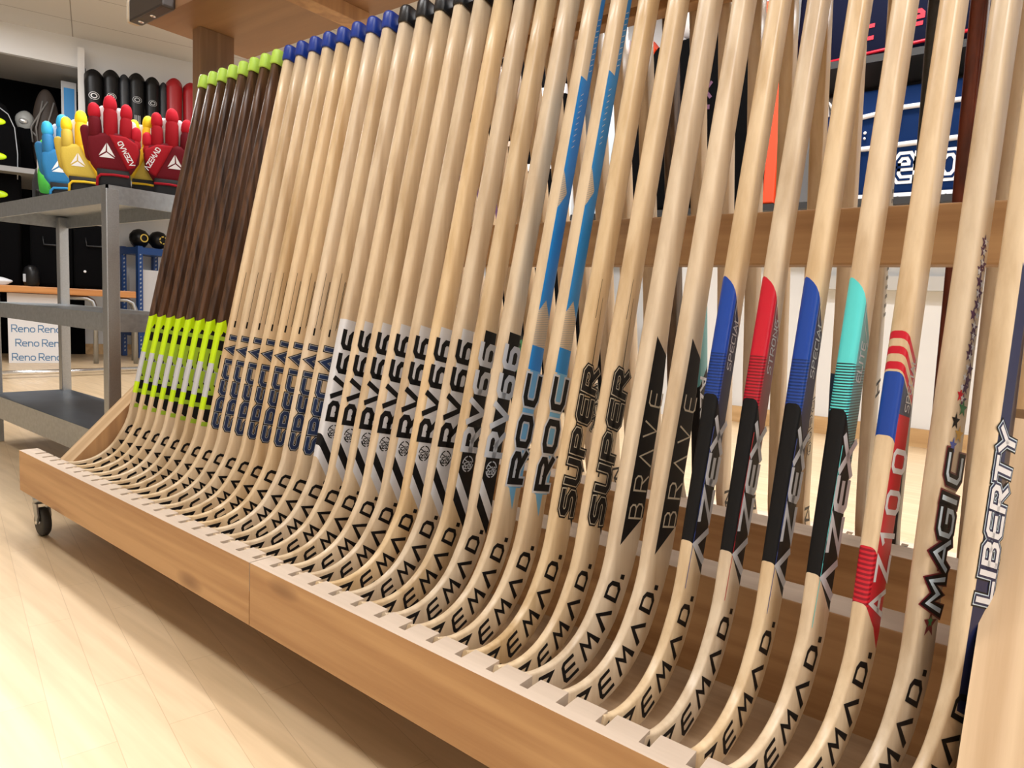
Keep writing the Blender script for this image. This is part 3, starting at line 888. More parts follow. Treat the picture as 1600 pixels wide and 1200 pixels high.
def glove(label, main, dark, tip, flip, loc, rz, scale=1., logo=None):
    H = 7.4 * scale; t = thing('hockey_glove', label, 'glove', loc, rz, 'gloves standing on the trolley')
    m = -1 if flip else 1
    P = lambda x, z: (m * x * H, z * H)
    whitef = plain('white_fabric', (.80, .80, .82), .7)
    logo = logo or whitef
    # back of the hand
    out = [(-.235, .53), (-.25, .40), (-.22, .24), (-.17, .17), (.16, .17), (.24, .30), (.255, .44), (.20, .55), (.02, .60), (-.12, .58)]
    bm = bmesh.new(); prism(bm, [P(*q) for q in out], -.075 * H, .075 * H, 0, 'XZ', .05 * H, 3)
    link('palm_shell', bm, dark, t, True)
    pad = [(-.04, .565), (.0, .47), (.13, .205), (.20, .245), (.245, .40), (.235, .49), (.12, .56)]
    bm = bmesh.new(); prism(bm, [P(*q) for q in pad], -.098 * H, .0, 0, 'XZ', .022 * H, 2); link('side_pad', bm, main, t, True)
    for nm, x, zt, r, mm in (('finger', -.175, .90, .062, dark), ('finger', -.03, 1.0, .068, main), ('finger', .115, .93, .060, main), ('finger', .215, .70, .052, main)):
        bm = bmesh.new()
        lean = .25 * x
        c = lambda z: (m * (x + lean * (z - .6)) * H, 0, z * H)
        capsule(bm, c(.55 if x < .2 else .47), c(zt - .19), r * H, r * .98 * H, 1.15, 0)
        capsule(bm, c(zt - .135), c(zt - r), r * .97 * H, r * .9 * H, 1.1, 1)
        link(nm, bm, [mm, tip], t)
    bm = bmesh.new()
    capsule(bm, (m * -.10 * H, .05 * H, .5 * H), (m * -.105 * H, .05 * H, .84 * H), .05 * H, .045 * H, .8)
    capsule(bm, (m * .045 * H, .05 * H, .5 * H), (m * .05 * H, .05 * H, .84 * H), .05 * H, .045 * H, .8)
    capsule(bm, (m * .165 * H, .05 * H, .44 * H), (m * .175 * H, .05 * H, .72 * H), .045 * H, .04 * H, .8)
    link('finger_lining', bm, whitef, t)
    bm = bmesh.new(); capsule(bm, (m * -.22 * H, .08 * H, .33 * H), (m * -.28 * H, .10 * H, .62 * H), .06 * H, .05 * H, .9); link('thumb', bm, dark, t)
    # cuff with coloured piping
    blk = plain('black_fabric', (.008, .008, .009), .75)
    bm = bmesh.new(); prism(bm, [P(*q) for q in [(-.165, .20), (-.155, .10), (-.165, .0), (.165, .0), (.155, .10), (.15, .20)]], -.095 * H, .085 * H, 0, 'XZ', .05 * H, 3); link('cuff', bm, blk, t, True)
    bm = bmesh.new(); tube(bm, [(m * a * H, -.10 * H, z * H) for a, z in ((-.155, .005), (-.15, .09), (-.12, .125), (.0, .135), (.15, .13))], .014 * H, 8); link('cuff_piping', bm, main, t)
    # emblem: a split triangle
    bm = bmesh.new(); y = -.078 * H
    for tri in ([(-.14, .33), (-.075, .38), (-.065, .47)], [(-.058, .47), (-.06, .38), (.015, .33)], [(-.135, .315), (.01, .315), (-.065, .37)]):
        quad(bm, [V(m * a * H, y, z * H) for a, z in tri])
    for f in bm.faces:
        f.normal_update()
        if f.normal.y > 0: f.normal_flip()
    link('emblem', bm, logo, t)
    bm = bmesh.new(); q, adv = text_quads('^ZEM^D', .22, .28); h = .045 * H
    ax = Vector((-.46, 0, .89)).normalized() if not flip else Vector((.46, 0, .89)).normalized()
    if not flip: o0 = Vector((.205 * H, -.1 * H, .265 * H)); up = Vector((-ax.z, 0, ax.x)) if False else Vector((-.89, 0, -.46))
    else: o0 = Vector((-.205 * H, -.1 * H, .265 * H)); up = Vector((-.89, 0, .46))
    for qq in q: quad(bm, [(o0 + ax * g[0] * h + up * g[1] * h) * S for g in qq])
    for f in bm.faces:
        f.normal_update()
        if f.normal.y > 0: f.normal_flip()
    link('brand_print', bm, logo, t)
    return t
gred = plain('red_fabric', (.36, .009, .018), .8, bump=.2, spec=.2); gdred = plain('dark_red_fabric', (.14, .006, .013), .8, bump=.2, spec=.2); gtip = plain('bright_red_fabric', (.52, .012, .028), .75, spec=.2)
gyel = plain('yellow_fabric', (.90, .55, .01), .7, bump=.2); gdyel = plain('ochre_fabric', (.62, .46, .06), .7, bump=.2); gytip = plain('bright_yellow_fabric', (.95, .72, .01), .65)
gblu = plain('blue_fabric', (.02, .24, .52), .7, bump=.2); gdblu = plain('dark_blue_fabric', (.015, .18, .42), .7, bump=.2); gbtip = plain('bright_blue_fabric', (.03, .42, .75), .65)
GZ = 14.52
GR = math.radians(64)
glove('dark red glove in the middle of the row, in front of the others', gred, gdred, gtip, False, W(-7.5, 6.4, GZ), GR, .735)
glove('yellow glove left of the middle dark red one', gyel, gdyel, gytip, False, W(-12.2, 6.5, GZ), GR, .71)
glove('blue glove left of the yellow one', gblu, gdblu, gbtip, False, W(-17.6, 7.3, GZ), GR, .80)
glove('yellow glove right of the middle dark red one', gyel, gdyel, gytip, True, W(-8.6, 8.7, GZ), GR, .68)
glove('dark red glove at the right end, beside the brown sticks', gred, gdred, gtip, True, W(-7.6, 9.7, GZ), GR, .76)
ggrn = plain('green_fabric', (.08, .55, .06), .6)
glove('green glove seen edge-on at the left end of the row', ggrn, ggrn, ggrn, True, W(-23.5, 8.0, GZ), math.radians(150), .72)

# ------------------------------------------------------------------ left background
# far left wall is turned about 20 degrees; a point on it and its direction
WL = Vector((-110., 44.)); WD = Vector((.345, .939)); WN = Vector((.939, -.345))   # along the wall, into the room
def lw(a, d, z):            # a along the wall, d out from it
    p = WL + WD * a + WN * d
    return W(p.x, p.y, z)
LWA = math.atan2(WD.y, WD.x)                 # local x of things here runs along the wall
def lbox(bm, a0, a1, d0, d1, z0, z1, mi=0):  # world-space box along the wall
    vs = [bm.verts.new(lw(a, d, z)) for z in (z0, z1) for d in (d0, d1) for a in (a0, a1)]
    for q in ((0, 2, 3, 1), (4, 5, 7, 6), (0, 1, 5, 4), (2, 6, 7, 3), (0, 4, 6, 2), (1, 3, 7, 5)):
        f = bm.faces.new([vs[i] for i in q]); f.material_index = mi
    bmesh.ops.recalc_face_normals(bm, faces=bm.faces)
blackm = plain('black_cloth', (.003, .003, .0035), .95, spec=.05)
blackp = plain('black_plastic', (.006, .006, .007), .35, spec=.3)
darkg = plain('dark_grey_plastic', (.03, .035, .045), .4)

def ltag(t): return t
# ------------------------------------------------------------------ room
wallm = plain('white_wall_paint', (.78, .79, .80), .85, bump=.08, bscale=60)
ceilm = plain('ceiling_tile', (.66, .61, .55), .9, bump=.1, bscale=80)
CZ = 50.
SZ = 27.0
bm = bmesh.new(); quad(bm, [W(-170, -75, FL), W(95, -75, FL), W(95, 140, FL), W(-170, 140, FL)])
m, nt, b = nodes_of('beech_floor'); L = nt.links.new
tc = nt.nodes.new('ShaderNodeTexCoord'); mp = nt.nodes.new('ShaderNodeMapping'); mp.inputs['Rotation'].default_value = (0, 0, math.radians(12)); mp.inputs['Scale'].default_value = (1, 1, 1)
L(tc.outputs['Object'], mp.inputs['Vector'])
br = nt.nodes.new('ShaderNodeTexBrick'); br.inputs['Scale'].default_value = 1.; br.inputs['Brick Width'].default_value = .48; br.inputs['Row Height'].default_value = .07
br.inputs['Mortar Size'].default_value = .0006; br.inputs['Color1'].default_value = (.78, .60, .39, 1); br.inputs['Color2'].default_value = (.74, .555, .345, 1); br.inputs['Mortar'].default_value = (.60, .44, .27, 1)
br.offset = .37
L(mp.outputs[0], br.inputs['Vector'])
m3 = nt.nodes.new('ShaderNodeMapping'); m3.inputs['Rotation'].default_value = (0, 0, math.radians(12)); m3.inputs['Scale'].default_value = (2.5, 40, 1); L(tc.outputs['Object'], m3.inputs['Vector'])
nz = nt.nodes.new('ShaderNodeTexNoise'); nz.inputs['Scale'].default_value = 1.; nz.inputs['Detail'].default_value = 4; L(m3.outputs[0], nz.inputs['Vector'])
rr = nt.nodes.new('ShaderNodeValToRGB'); rr.color_ramp.elements[0].position = .3; rr.color_ramp.elements[0].color = (.82, .80, .76, 1); rr.color_ramp.elements[1].position = .7; rr.color_ramp.elements[1].color = (1, 1, 1, 1); L(nz.outputs['Fac'], rr.inputs[0])
mx = nt.nodes.new('ShaderNodeMix'); mx.data_type = 'RGBA'; mx.blend_type = 'MULTIPLY'; mx.inputs[0].default_value = 1.; L(br.outputs['Color'], mx.inputs[6]); L(rr.outputs[0], mx.inputs[7])
L(mx.outputs[2], b.inputs['Base Color']); b.inputs['Roughness'].default_value = .33
struct('floor', bm, m)
bm = bmesh.new(); quad(bm, [W(-170, -75, CZ), W(-170, 140, CZ), W(95, 140, CZ), W(95, -75, CZ)])
m, nt, b = nodes_of('ceiling_tiles'); L = nt.links.new
tc = nt.nodes.new('ShaderNodeTexCoord'); mp = nt.nodes.new('ShaderNodeMapping'); mp.inputs['Rotation'].default_value = (0, 0, -LWA); L(tc.outputs['Object'], mp.inputs['Vector'])
br = nt.nodes.new('ShaderNodeTexBrick'); br.offset = 0.; br.inputs['Scale'].default_value = 1.; br.inputs['Brick Width'].default_value = 1.2; br.inputs['Row Height'].default_value = .6; br.inputs['Mortar Size'].default_value = .004
for k in ('Color1', 'Color2'): br.inputs[k].default_value = (.74, .72, .69, 1)
br.inputs['Mortar'].default_value = (.36, .33, .30, 1); L(mp.outputs[0], br.inputs['Vector']); L(br.outputs['Color'], b.inputs['Base Color']); b.inputs['Roughness'].default_value = .9
struct('ceiling', bm, m)
bm = bmesh.new(); quad(bm, [W(-95, 75, FL), W(95, 75, FL), W(95, 75, CZ), W(-95, 75, CZ)][::-1]); struct('wall_back', bm, wallm)
bm = bmesh.new(); vs = [lw(-150, 0, FL), lw(60, 0, FL), lw(60, 0, CZ), lw(-150, 0, CZ)]; quad(bm, vs); struct('wall_left', bm, wallm)
bm = bmesh.new(); quad(bm, [W(90, -75, FL), W(90, 76, FL), W(90, 76, CZ), W(90, -75, CZ)]); struct('wall_right', bm, wallm)
bm = bmesh.new(); quad(bm, [W(-160, -70, FL), W(91, -70, FL), W(91, -70, CZ), W(-160, -70, CZ)]); struct('wall_front', bm, wallm)
skirt = wood('skirting', (.50, .30, .13), (.66, .44, .22), 'X', .5, .5, 14)
bm = bmesh.new(); box(bm, -88, 90, 74.4, 75, 0, 2.0)
o = struct('baseboard_back', bm, skirt); o.location = W(0, 0, FL)
bm = bmesh.new(); lbox(bm, -3.5, 40, 0, .5, FL, FL + 2.0); struct('baseboard_left', bm, skirt)
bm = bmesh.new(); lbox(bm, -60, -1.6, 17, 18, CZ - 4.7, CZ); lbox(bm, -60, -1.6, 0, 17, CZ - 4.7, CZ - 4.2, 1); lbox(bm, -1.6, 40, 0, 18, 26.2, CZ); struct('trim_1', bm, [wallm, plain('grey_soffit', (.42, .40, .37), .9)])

# shelving recess under the soffit, dark back panel
bm = bmesh.new(); lbox(bm, -60, -2.5, .0, 1.0, FL, CZ - 4.7); struct('trim_2', bm, blackm)
bm = bmesh.new(); lbox(bm, -2.75, -1.75, 17.2, 20., SZ + .02, CZ - 2.); struct('trim_3', bm, wallm)

# shin guards stand on a long shelf

bm = bmesh.new(); lbox(bm, -48, -1.7, 1.1, 16.9, SZ - .8, SZ); lbox(bm, -48, 34, 18.05, 23, SZ - .8, SZ); lbox(bm, -48, -1.7, 16.9, 18.05, SZ - .8, SZ); o = link('wall_shelf', bm, plain('shelf_grey', (.25, .25, .25), .6)); tag(o, 'long grey wall shelf under the soffit behind the gloves', 'shelf')
def shin(label, a, d, h, r, col, col2, logo):
    t = thing('shin_guard', label, 'shin guard', lw(a, d, SZ), LWA, 'shin guards on the wall shelf')
    bm = bmesh.new(); n = 14; rows = []
    prof = [(0, .78), (.15, .80), (.4, .92), (.7, 1.0), (.93, 1.06), (1., 1.05)]
    for z, k in prof:
        rows.append([bm.verts.new(V(r * k * math.cos(PI + PI * j / n * 1.0), r * k * 1.05 * math.sin(PI + PI * j / n), z * h - (.045 * h * abs(math.cos(PI * j / n)) ** 2 if z > .9 else 0))) for j in range(n + 1)])
    for A, B in zip(rows, rows[1:]):
        for j in range(n): bm.faces.new((A[j], A[j + 1], B[j + 1], B[j])).smooth = True
    bmesh.ops.recalc_face_normals(bm, faces=bm.faces)
    o = link('shell', bm, col, t); md = o.modifiers.new('t', 'SOLIDIFY'); md.thickness = .012
    bm = bmesh.new(); box(bm, -r * .7, r * .7, -r * .35, .3 * r, 0, h * .93, 0, .1); link('padding', bm, col2, t)
    if logo:
        bm = bmesh.new(); nn = 20
        for rr, ww in ((.42, .05), (.2, .1)):
            for k in range(nn):
                a0, a1 = 2 * PI * k / nn, 2 * PI * (k + 1) / nn
                quad(bm, [V(r * x * math.cos(aa) * 1.25, -r * math.sqrt(max(.02, 1 - (1.25 * x * math.cos(aa)) ** 2)) * 1.09, h * .76 + r * x * math.sin(aa)) for x, aa in ((rr + ww, a0), (rr + ww, a1), (rr, a1), (rr, a0))])
        for k in range(4): quad(bm, [V(-.35 * r + k * .2 * r, -r * 1.08, h * .62), V(-.25 * r + k * .2 * r, -r * 1.08, h * .62), V(-.25 * r + k * .2 * r, -r * 1.08, h * (.46 + .03 * (k % 2))), V(-.35 * r + k * .2 * r, -r * 1.08, h * (.46 + .03 * (k % 2)))])
        link('emblem', bm, logo, t)
    return t


def at_lw(a, d, z): return lw(a, d, z)
for k, (a, h, r, c, c2, lg, lab) in enumerate([
    (-.5, 17.4, 1.32, blackp, blackm, white, 'tall black shin guard with round white emblem, beside the white divider'),
    (2.0, 17.9, 1.2, blackp, blackm, white, 'black shin guard with round white emblem, second from the white divider'),
    (3.9, 17.7, .8, darkg, blackm, None, 'plain dark grey shin guard, third from the white divider'),
    (5.75, 18.2, 1.2, blackp, blackm, grey, 'black shin guard with a small grey emblem, fourth from the white divider'),
    (8.1, 18.1, 1.1, blackp, blackm, grey, 'black shin guard with a small grey emblem, beside the slim black one'),
    (9.8, 17.7, .65, darkg, blackm, None, 'slim plain dark shin guard left of the red ones'),
    (11.5, 18.6, 1.25, plain('red_plastic', (.42, .012, .02), .35), blackm, None, 'red shin guard, the left one of two'),
    (14.1, 18.4, 1.2, plain('red_plastic', (.42, .012, .02), .35), blackm, None, 'red shin guard, the right one beside the rack post')]):
    shin(lab, a, 20.6, h, r, c, c2, lg)
# flat pack with a blue sleeve
t = thing('retail_box', 'clear packet with a bright blue card beside the white divider', 'packet', lw(-4.2, 11, SZ), LWA)
bm = bmesh.new(); box(bm, -1.15, 1.1, -.3, .3, 0, 17.3, 0, .08); link('packet', bm, plain('cloudy_plastic', (.55, .57, .60), .25), t)
bm = bmesh.new(); box(bm, -.75, .8, -.36, -.28, 7., 16.2); link('card', bm, plain('bright_blue_card', (.02, .30, .75), .4), t)
# grey and brown gear
t = thing('leather_glove', 'dark brown mitt with grey cords on the shelf', 'glove', lw(-7.6, 11, SZ), LWA)
bm = bmesh.new(); blob(bm, (0, 0, 7.5), (2.3, 1.1, 7.2), 0, 4, .12, 4); link('mitt', bm, plain('dark_leather', (.045, .032, .025), .6), t)
for k, (x0, x1) in enumerate(((-1.2, -.4), (.2, 1.2), (-1.9, .3))):
    bm = bmesh.new(); tube(bm, [(x0, -1.1, 6.), (x0 - .2, -1.3, 8.5), ((x0 + x1) / 2, -1.15, 11.), (x1, -.7, 13.2)], .13, 8); link('cord', bm, plain('grey_cord', (.22, .21, .20), .7), t)
t = thing('face_mask', 'small pale grey mask hung on a black stand beside the brown mitt', 'mask', lw(-10.6, 11.5, SZ), LWA)
bm = bmesh.new(); prism(bm, [(-1.3, 0), (1.3, 0), (.9, 8.2), (-.9, 8.2)], -.8, .8, 0, 'XZ', .2, 2); link('stand', bm, blackm, t)
bm = bmesh.new(); blob(bm, (-.1, -1.05, 9.2), (.7, .25, .5), 0, 2); link('mouth_guard', bm, plain('chrome_grey', (.55, .56, .56), .25, .6), t)
bm = bmesh.new(); blob(bm, (0, 0, 9.4), (1.35, 1.1, 1.9), 0, 3, .12, 2); link('shell', bm, plain('pale_grey_shell', (.34, .35, .34), .4), t)
bm = bmesh.new(); tube(bm, [(.6, -.3, 8.2), (1.6, -.2, 7.2), (2.2, -.2, 5.8)], .16, 8); link('strap', bm, plain('grey_cord', (.22, .21, .20), .7), t)
# black bags at far left on the trolley
t = thing('helmet', 'dark grey rounded helmet between the lime-patched bag and the green glove', 'helmet', W(-25.2, 9.3, 14.52), math.radians(64))
bm = bmesh.new(); lathe(bm, [(1.55, 0), (1.75, .8), (1.75, 2.0), (1.5, 3.0), (.9, 3.7), (.3, 3.95)], 24); link('shell', bm, darkg, t)
bm = bmesh.new(); box(bm, -1.3, 1.3, -1.85, -1.2, .5, 1.3, 0, .15); link('visor', bm, blackp, t)

# bench with things on it and boxes below
def wcard(): return MATS.get('white_card') or plain('white_card', (.74, .74, .76), .6)
t = thing('bench', 'low orange wooden bench on bent grey tube legs against the dark wall', 'bench', lw(-8, 18, FL), LWA)
bm = bmesh.new(); box(bm, -16, 13.3, -4.2, 4.2, 11.6, 12.75, 0, .15); link('bench_top', bm, wood('bench_timber', (.42, .16, .04), (.58, .26, .08), 'X', .5, .35, 14), t)
for x in (12.6, 6.6):
    for y in (-3.3, 3.3):
        bm = bmesh.new(); tube(bm, [(x - 3.4, y, 11.2), (x - .6, y, 11.2), (x + .25, y, 10.7), (x + .6, y, 9.6), (x + .6, y, .02)], .38, 12); link('tube_leg', bm, zinc, t)
def reno_box(label, a, d, z, w_, dp, h):
    t = thing('cardboard_box', label, 'box', lw(a, d, z), LWA, 'printed white boxes under the bench')
    bm = bmesh.new(); box(bm, -w_ / 2, w_ / 2, -dp / 2, dp / 2, 0, h, 0, .06); link('carton', bm, plain('white_card', (.74, .74, .76), .6), t)
    bm = bmesh.new(); ink = plain('blue_ink', (.10, .22, .40), .6)
    q, adv = text_quads('Reno', .15, .22); nz_ = int(h // 2.2)
    for rz in range(nz_):
        for cx in range(2):
            x0 = -w_ / 2 + .5 + cx * w_ / 2 + (.5 if rz % 2 else 0); z0 = .5 + rz * 2.35
            if z0 + .9 > h: continue
            for g in q:
                pp = [(x0 + p.x * .98, z0 + p.y * 1.1) for p in g]
                if max(p[0] for p in pp) < w_ / 2 - .05: quad(bm, [V(p[0], -dp / 2 - .01, p[1]) for p in pp])
            for g in q:
                pp = [(-dp / 2 + .3 + cx * dp / 2 + p.x * .6, z0 + p.y * .7) for p in g]
                if max(p[0] for p in pp) < dp / 2 - .05: quad(bm, [V(-w_ / 2 - .01, -p[0], p[1]) for p in pp])
    link('brand_print', bm, ink, t)
reno_box('white printed box on the floor under the bench', -9.4, 17.5, FL, 7.2, 6.0, 7.6)
reno_box('white printed box on top of the floor one, under the bench', -9.4, 17.5, FL + 7.62, 7.2, 6.0, 3.9)
BZ = FL + 12.78
for k, (a, d, sx_, sz, lab) in enumerate([(-6.8, 17.5, 3.0, 10.5, 'big black bag with a white stud in the middle of the bench'), (-.8, 18., 3.0, 10.8, 'big black bag with a white stud on the right part of the bench')]):
    t = thing('equipment_bag', lab, 'bag', lw(a, d, BZ), LWA, 'black bags on the bench')
    bm = bmesh.new(); box(bm, -sx_, sx_, -2.6, 2.6, 0, sz, 0, .7); link('body', bm, blackm, t, True)
    if True:
        bm = bmesh.new(); lathe(bm, [(.22, 0), (.2, .08), (.1, .12)], 12, 0, 0, 0)
        o = link('stud', bm, white, t); o.rotation_euler = (PI / 2, 0, 0); o.location = V(1.0 if k == 0 else -1.4, -2.62, 2.9)
    bm = bmesh.new(); tube(bm, [(-1.2, -2.65, sz - 2.2), (-1.1, -2.95, sz - 3.6), (1.1, -2.95, sz - 3.6), (1.2, -2.65, sz - 2.2)], .16, 8); link('handle', bm, blackp, t)
t = thing('equipment_bag', 'tall black bag with lime patches standing at the left end of the bench', 'bag', lw(-13.4, 18.5, BZ), LWA)
bm = bmesh.new(); prism(bm, [(-3.2, 0), (2.4, 0), (2.6, 22), (2.1, 25.6), (.8, 28.4), (-1.2, 29.4), (-3.0, 28.4)], -1.3, 1.3, 0, 'XZ', .55, 3); link('body', bm, blackm, t, True)
for z in (14.4, 20.3, 25.7):
    bm = bmesh.new(); blob(bm, (-.5, -1.25, z), (1.4, .3, .6), 0, 3); link('patch', bm, lime, t)
bm = bmesh.new(); tube(bm, [(2.2, -1.34, 17), (2.3, -1.36, 21), (2.0, -1.36, 25), (1.2, -1.34, 27), (-.4, -1.3, 28.2)], .07, 6); link('piping', bm, grey, t)
t = thing('helmet', 'small black helmet standing on the left of the bench', 'helmet', lw(-9.6, 21.4, BZ), LWA)
bm = bmesh.new(); lathe(bm, [(.9, 0), (1.15, .7), (1.15, 2.2), (.9, 3.0), (.35, 3.4)], 20); link('shell', bm, blackp, t)
bm = bmesh.new(); box(bm, -1.1, -.6, -.9, .3, .6, 1.9, 0, .12); link('ear_guard', bm, grey, t)
t = thing('plastic_bag', 'crumpled white plastic bag on the bench end', 'bag', lw(-13.6, 21.3, BZ), LWA)
bm = bmesh.new(); blob(bm, (0, 0, .55), (1.4, .7, .62), 0, 3, .25, 9); link('film', bm, plain('white_film', (.75, .77, .82), .4), t)
# floor bar of a garment rail
t = thing('garment_rail', 'low chrome rail lying across the floor behind the trolley', 'rail', W(-73, 25, FL), math.radians(90))
bm = bmesh.new(); tube(bm, [(-14, 0, .75), (16, 0, .75)], .34, 12); link('rail', bm, chrome, t)
for x in (-13.4, 15.4):
    bm = bmesh.new(); tube(bm, [(x, -3, .3), (x, 3, .3)], .28, 10); link('foot', bm, chrome, t)

# blue slotted shelving
UA = LWA + math.radians(25)
UO = lw(6.5, 9., FL)
def ub(x, y, z): return UO + Matrix.Rotation(UA, 3, 'Z') @ V(x, y, z)
t = thing('shelving_unit', 'blue slotted metal shelving unit beside the bench end', 'shelf', UO, UA)
bluem = plain('blue_enamel', (.015, .07, .27), .35)
for x in (0., 6.3):
    for y in (0., 6.0):
        bm = bmesh.new(); box(bm, x - .45, x + .45, y - .45, y + .45, .02, 21.4, 0)
        p_ = link('post', bm, bluem, t)
        bm = bmesh.new()
        for k in range(26):
            z = .9 + k * .78; quad(bm, [V(x - .14, y - .46, z), V(x + .14, y - .46, z + .1), V(x + .14, y - .46, z + .42), V(x - .14, y - .46, z + .32)])
        link('slot_print', bm, plain('slot_pale', (.45, .50, .58), .6), p_)
for z in (4.2, 19.9):
    bm = bmesh.new(); box(bm, -.5, 6.8, -.5, 6.5, z, z + 1.3, 0); link('shelf', bm, bluem, t)
bm = bmesh.new(); box(bm, -2.4, 2.4, -2.2, 2.2, 0, 11.5, 0, .06); o = tag(link('cardboard_box', bm, wcard(), None), 'large white box on the bottom shelf of the blue unit', 'box'); o.location = ub(3.2, 3.0, 5.52); o.rotation_euler = (0, 0, UA)
yel = plain('yellow_ink', (.75, .55, .10), .5)
for k, (a, z, r, lab) in enumerate([(.9, 0, 1.75, 'black ball with yellow ring, left end of the blue unit top'), (4.6, 0, 1.75, 'black ball with yellow marks in the middle of the blue unit top'), (3.2, 4.4, 1.6, 'black ball with yellow marks at the back of the blue unit top')]):
    t = thing('ball', lab, 'ball', ub(a, 1.6 + z, 21.22), UA, 'black balls on the blue unit')
    bm = bmesh.new(); lathe(bm, [(.15 * r, 0), (.6 * r, .18 * r), (.95 * r, .65 * r), (r, r), (.95 * r, 1.4 * r), (.6 * r, 1.84 * r), (.15 * r, 2 * r)], 24); link('shell', bm, blackp, t)
    bm = bmesh.new()
    for n_ in range(18):
        if k and n_ % 3 == 0: continue
        a0, a1 = 2 * PI * n_ / 18, 2 * PI * (n_ + 1) / 18
        quad(bm, [V(rr * math.cos(aa) * r * .45, -r * 1.03, r + rr * math.sin(aa) * r * .45) for rr, aa in ((1, a0), (1, a1), (.72, a1), (.72, a0))])
    link('ring_print', bm, yel, t)

# ------------------------------------------------------------------ right background
def ctext(bm, txt, x0, y, z0, h, w, gap=.25, shear=0., sx=1., mi=0):
    q, adv = text_quads(txt, w, gap, sx=sx)
    n0 = len(bm.faces)
    for g in q: quad(bm, [V(x0 + p.x * h + shear * p.y * h, y, z0 + p.y * h) for p in g], mi)
t = thing('shelving_unit', 'dark wire shelving unit behind the rack carrying the sports bags', 'shelf', W(22, 69, FL), 0)
wire = plain('black_wire', (.012, .012, .013), .4)
for z, x0 in ((25.0, -35), (38.9, -8.5)):
    bm = bmesh.new(); box(bm, x0, 40, -4.6, -4.2, z, z + .7); box(bm, x0, 40, 4.6, 5., z, z + .7); box(bm, x0, 40, -4.2, 4.6, z + .35, z + .6)
    for k in range(int((40 - x0) // 2)): box(bm, x0 + k * 2, x0 + .15 + k * 2, -4.5, 4.8, z + .6, z + .75)
    link('shelf', bm, wire, t)
for x in (-34.6, 39.6):
    for y in (-4.4, 4.8):
        bm = bmesh.new(); tube(bm, [(x, y, .02), (x, y, 25 if x < 0 else 40)], .25, 10); link('post', bm, wire, t)
SB = FL + 25.78
bluec = plain('blue_nylon', (.002, .017, .078), .75, bump=.15, bscale=40, spec=.1); blue2 = plain('bright_blue_nylon', (.01, .10, .42), .5)
def sports_bag(label, x, w_, h, logo=True):
    t = thing('sports_bag', label, 'bag', W(x, 68.6, SB), 0, 'blue sports bags on the wire shelf')
    bm = bmesh.new()
    prism(bm, [(-w_ / 2, 0), (w_ / 2, 0), (w_ / 2, h * .72), (w_ / 2 - 1.6, h), (-w_ / 2 + 1.6, h), (-w_ / 2, h * .72)], -2.6, 2.6, 0, 'XZ', .5, 3); link('body', bm, bluec, t, True)
    bm = bmesh.new(); box(bm, -w_ / 2 + 1.6, w_ / 2 - 1.2, -2.95, -2.5, .5, h * .46, 0, .2); link('front_pocket', bm, blue2 if False else bluec, t)
    bm = bmesh.new(); tube(bm, [(-w_ / 2 + 1.4, -2.8, h * .72), (-w_ / 2 + 3, -2.75, h * .74), (0, -2.75, h * .80), (w_ / 2 - 1, -2.75, h * .81)], .24, 8); link('zip', bm, white, t)
    bm = bmesh.new(); box(bm, -.6, -.3, -3.05, -2.8, h * .68, h * .78); link('zip_pull', bm, chrome, t)
    bm = bmesh.new(); tube(bm, [(-w_ / 2 + 1.4, -3.0, h * .45), (w_ / 2 - 1., -3.0, h * .49)], .26, 8); link('piping', bm, white, t)
    bm = bmesh.new(); box(bm, -w_ / 2, w_ / 2, -3.02, -2.5, .0, .5); link('piping', bm, white, t)
    if logo:
        bm = bmesh.new(); ctext(bm, 'R', -2.3, -3.0, 1.75, 2.5, .26, .14, sx=.75)
        ctext(bm, 'eno', -.1, -3.0, 1.75, 3.7, .22, .14, sx=.62)
        ctext(bm, 'R', -2.3, -3.03, 1.75, 2.5, .06, .14, sx=.75, mi=1)
        ctext(bm, 'eno', -.1, -3.03, 1.75, 3.7, .06, .14, sx=.62, mi=1)
        for g in bm.faces:
            g.normal_update()
            if g.normal.y > 0: g.normal_flip()
        link('brand_print', bm, [white, bluec], t)
        bm = bmesh.new(); box(bm, -w_ / 2 + 2.3, -w_ / 2 + 4.2, -3.25, -3.15, h * .28, h * .5); link('price_tag', bm, white, t)
        for z in (.56, .61):
            bm = bmesh.new(); blob(bm, (-w_ / 2 + 4.4, -2.75, h * z), (.16, .1, .16), 0, 2); link('rivet', bm, white if z > .6 else chrome, t)
    bm = bmesh.new(); tube(bm, [(-w_ / 2 + 1.2, -2.2, h * .86), (-w_ / 2 + .3, -2.4, h * .96), (-w_ / 2 + .5, -2.5, h * .80)], .35, 8); link('strap_loop', bm, white, t)
sports_bag('blue sports bag with white name and zip on the wire shelf', 24.6, 15.4, 11.0)
sports_bag('blue sports bag at the right edge of the wire shelf', 41.2, 14.6, 10., False)
t = thing('sports_bag', 'navy bag with red lettering and red piping on the upper shelf', 'bag', W(24, 68, FL + 39.7), math.radians(-8), 'navy bags on the upper shelf')
navyc = plain('navy_nylon', (.0035, .005, .018), .8, bump=.15, bscale=40, spec=.08)
bm = bmesh.new(); box(bm, -10.5, 10.5, -2.5, 2.5, 0, 8.6, 0, .7); link('body', bm, navyc, t, True)
bm = bmesh.new(); tube(bm, [(-10.3, -2.5, .6), (10.3, -2.5, .75)], .17, 8); link('piping', bm, red, t)
bm = bmesh.new(); ctext(bm, 'c h', -3.7, -2.56, 2.1, 1.9, .2, .45); ctext(bm, 'e', .7, -2.56, 2.4, 1.9, .2, .3)
for g in bm.faces:
    g.normal_update()
    if g.normal.y > 0: g.normal_flip()
link('brand_print', bm, red, t)

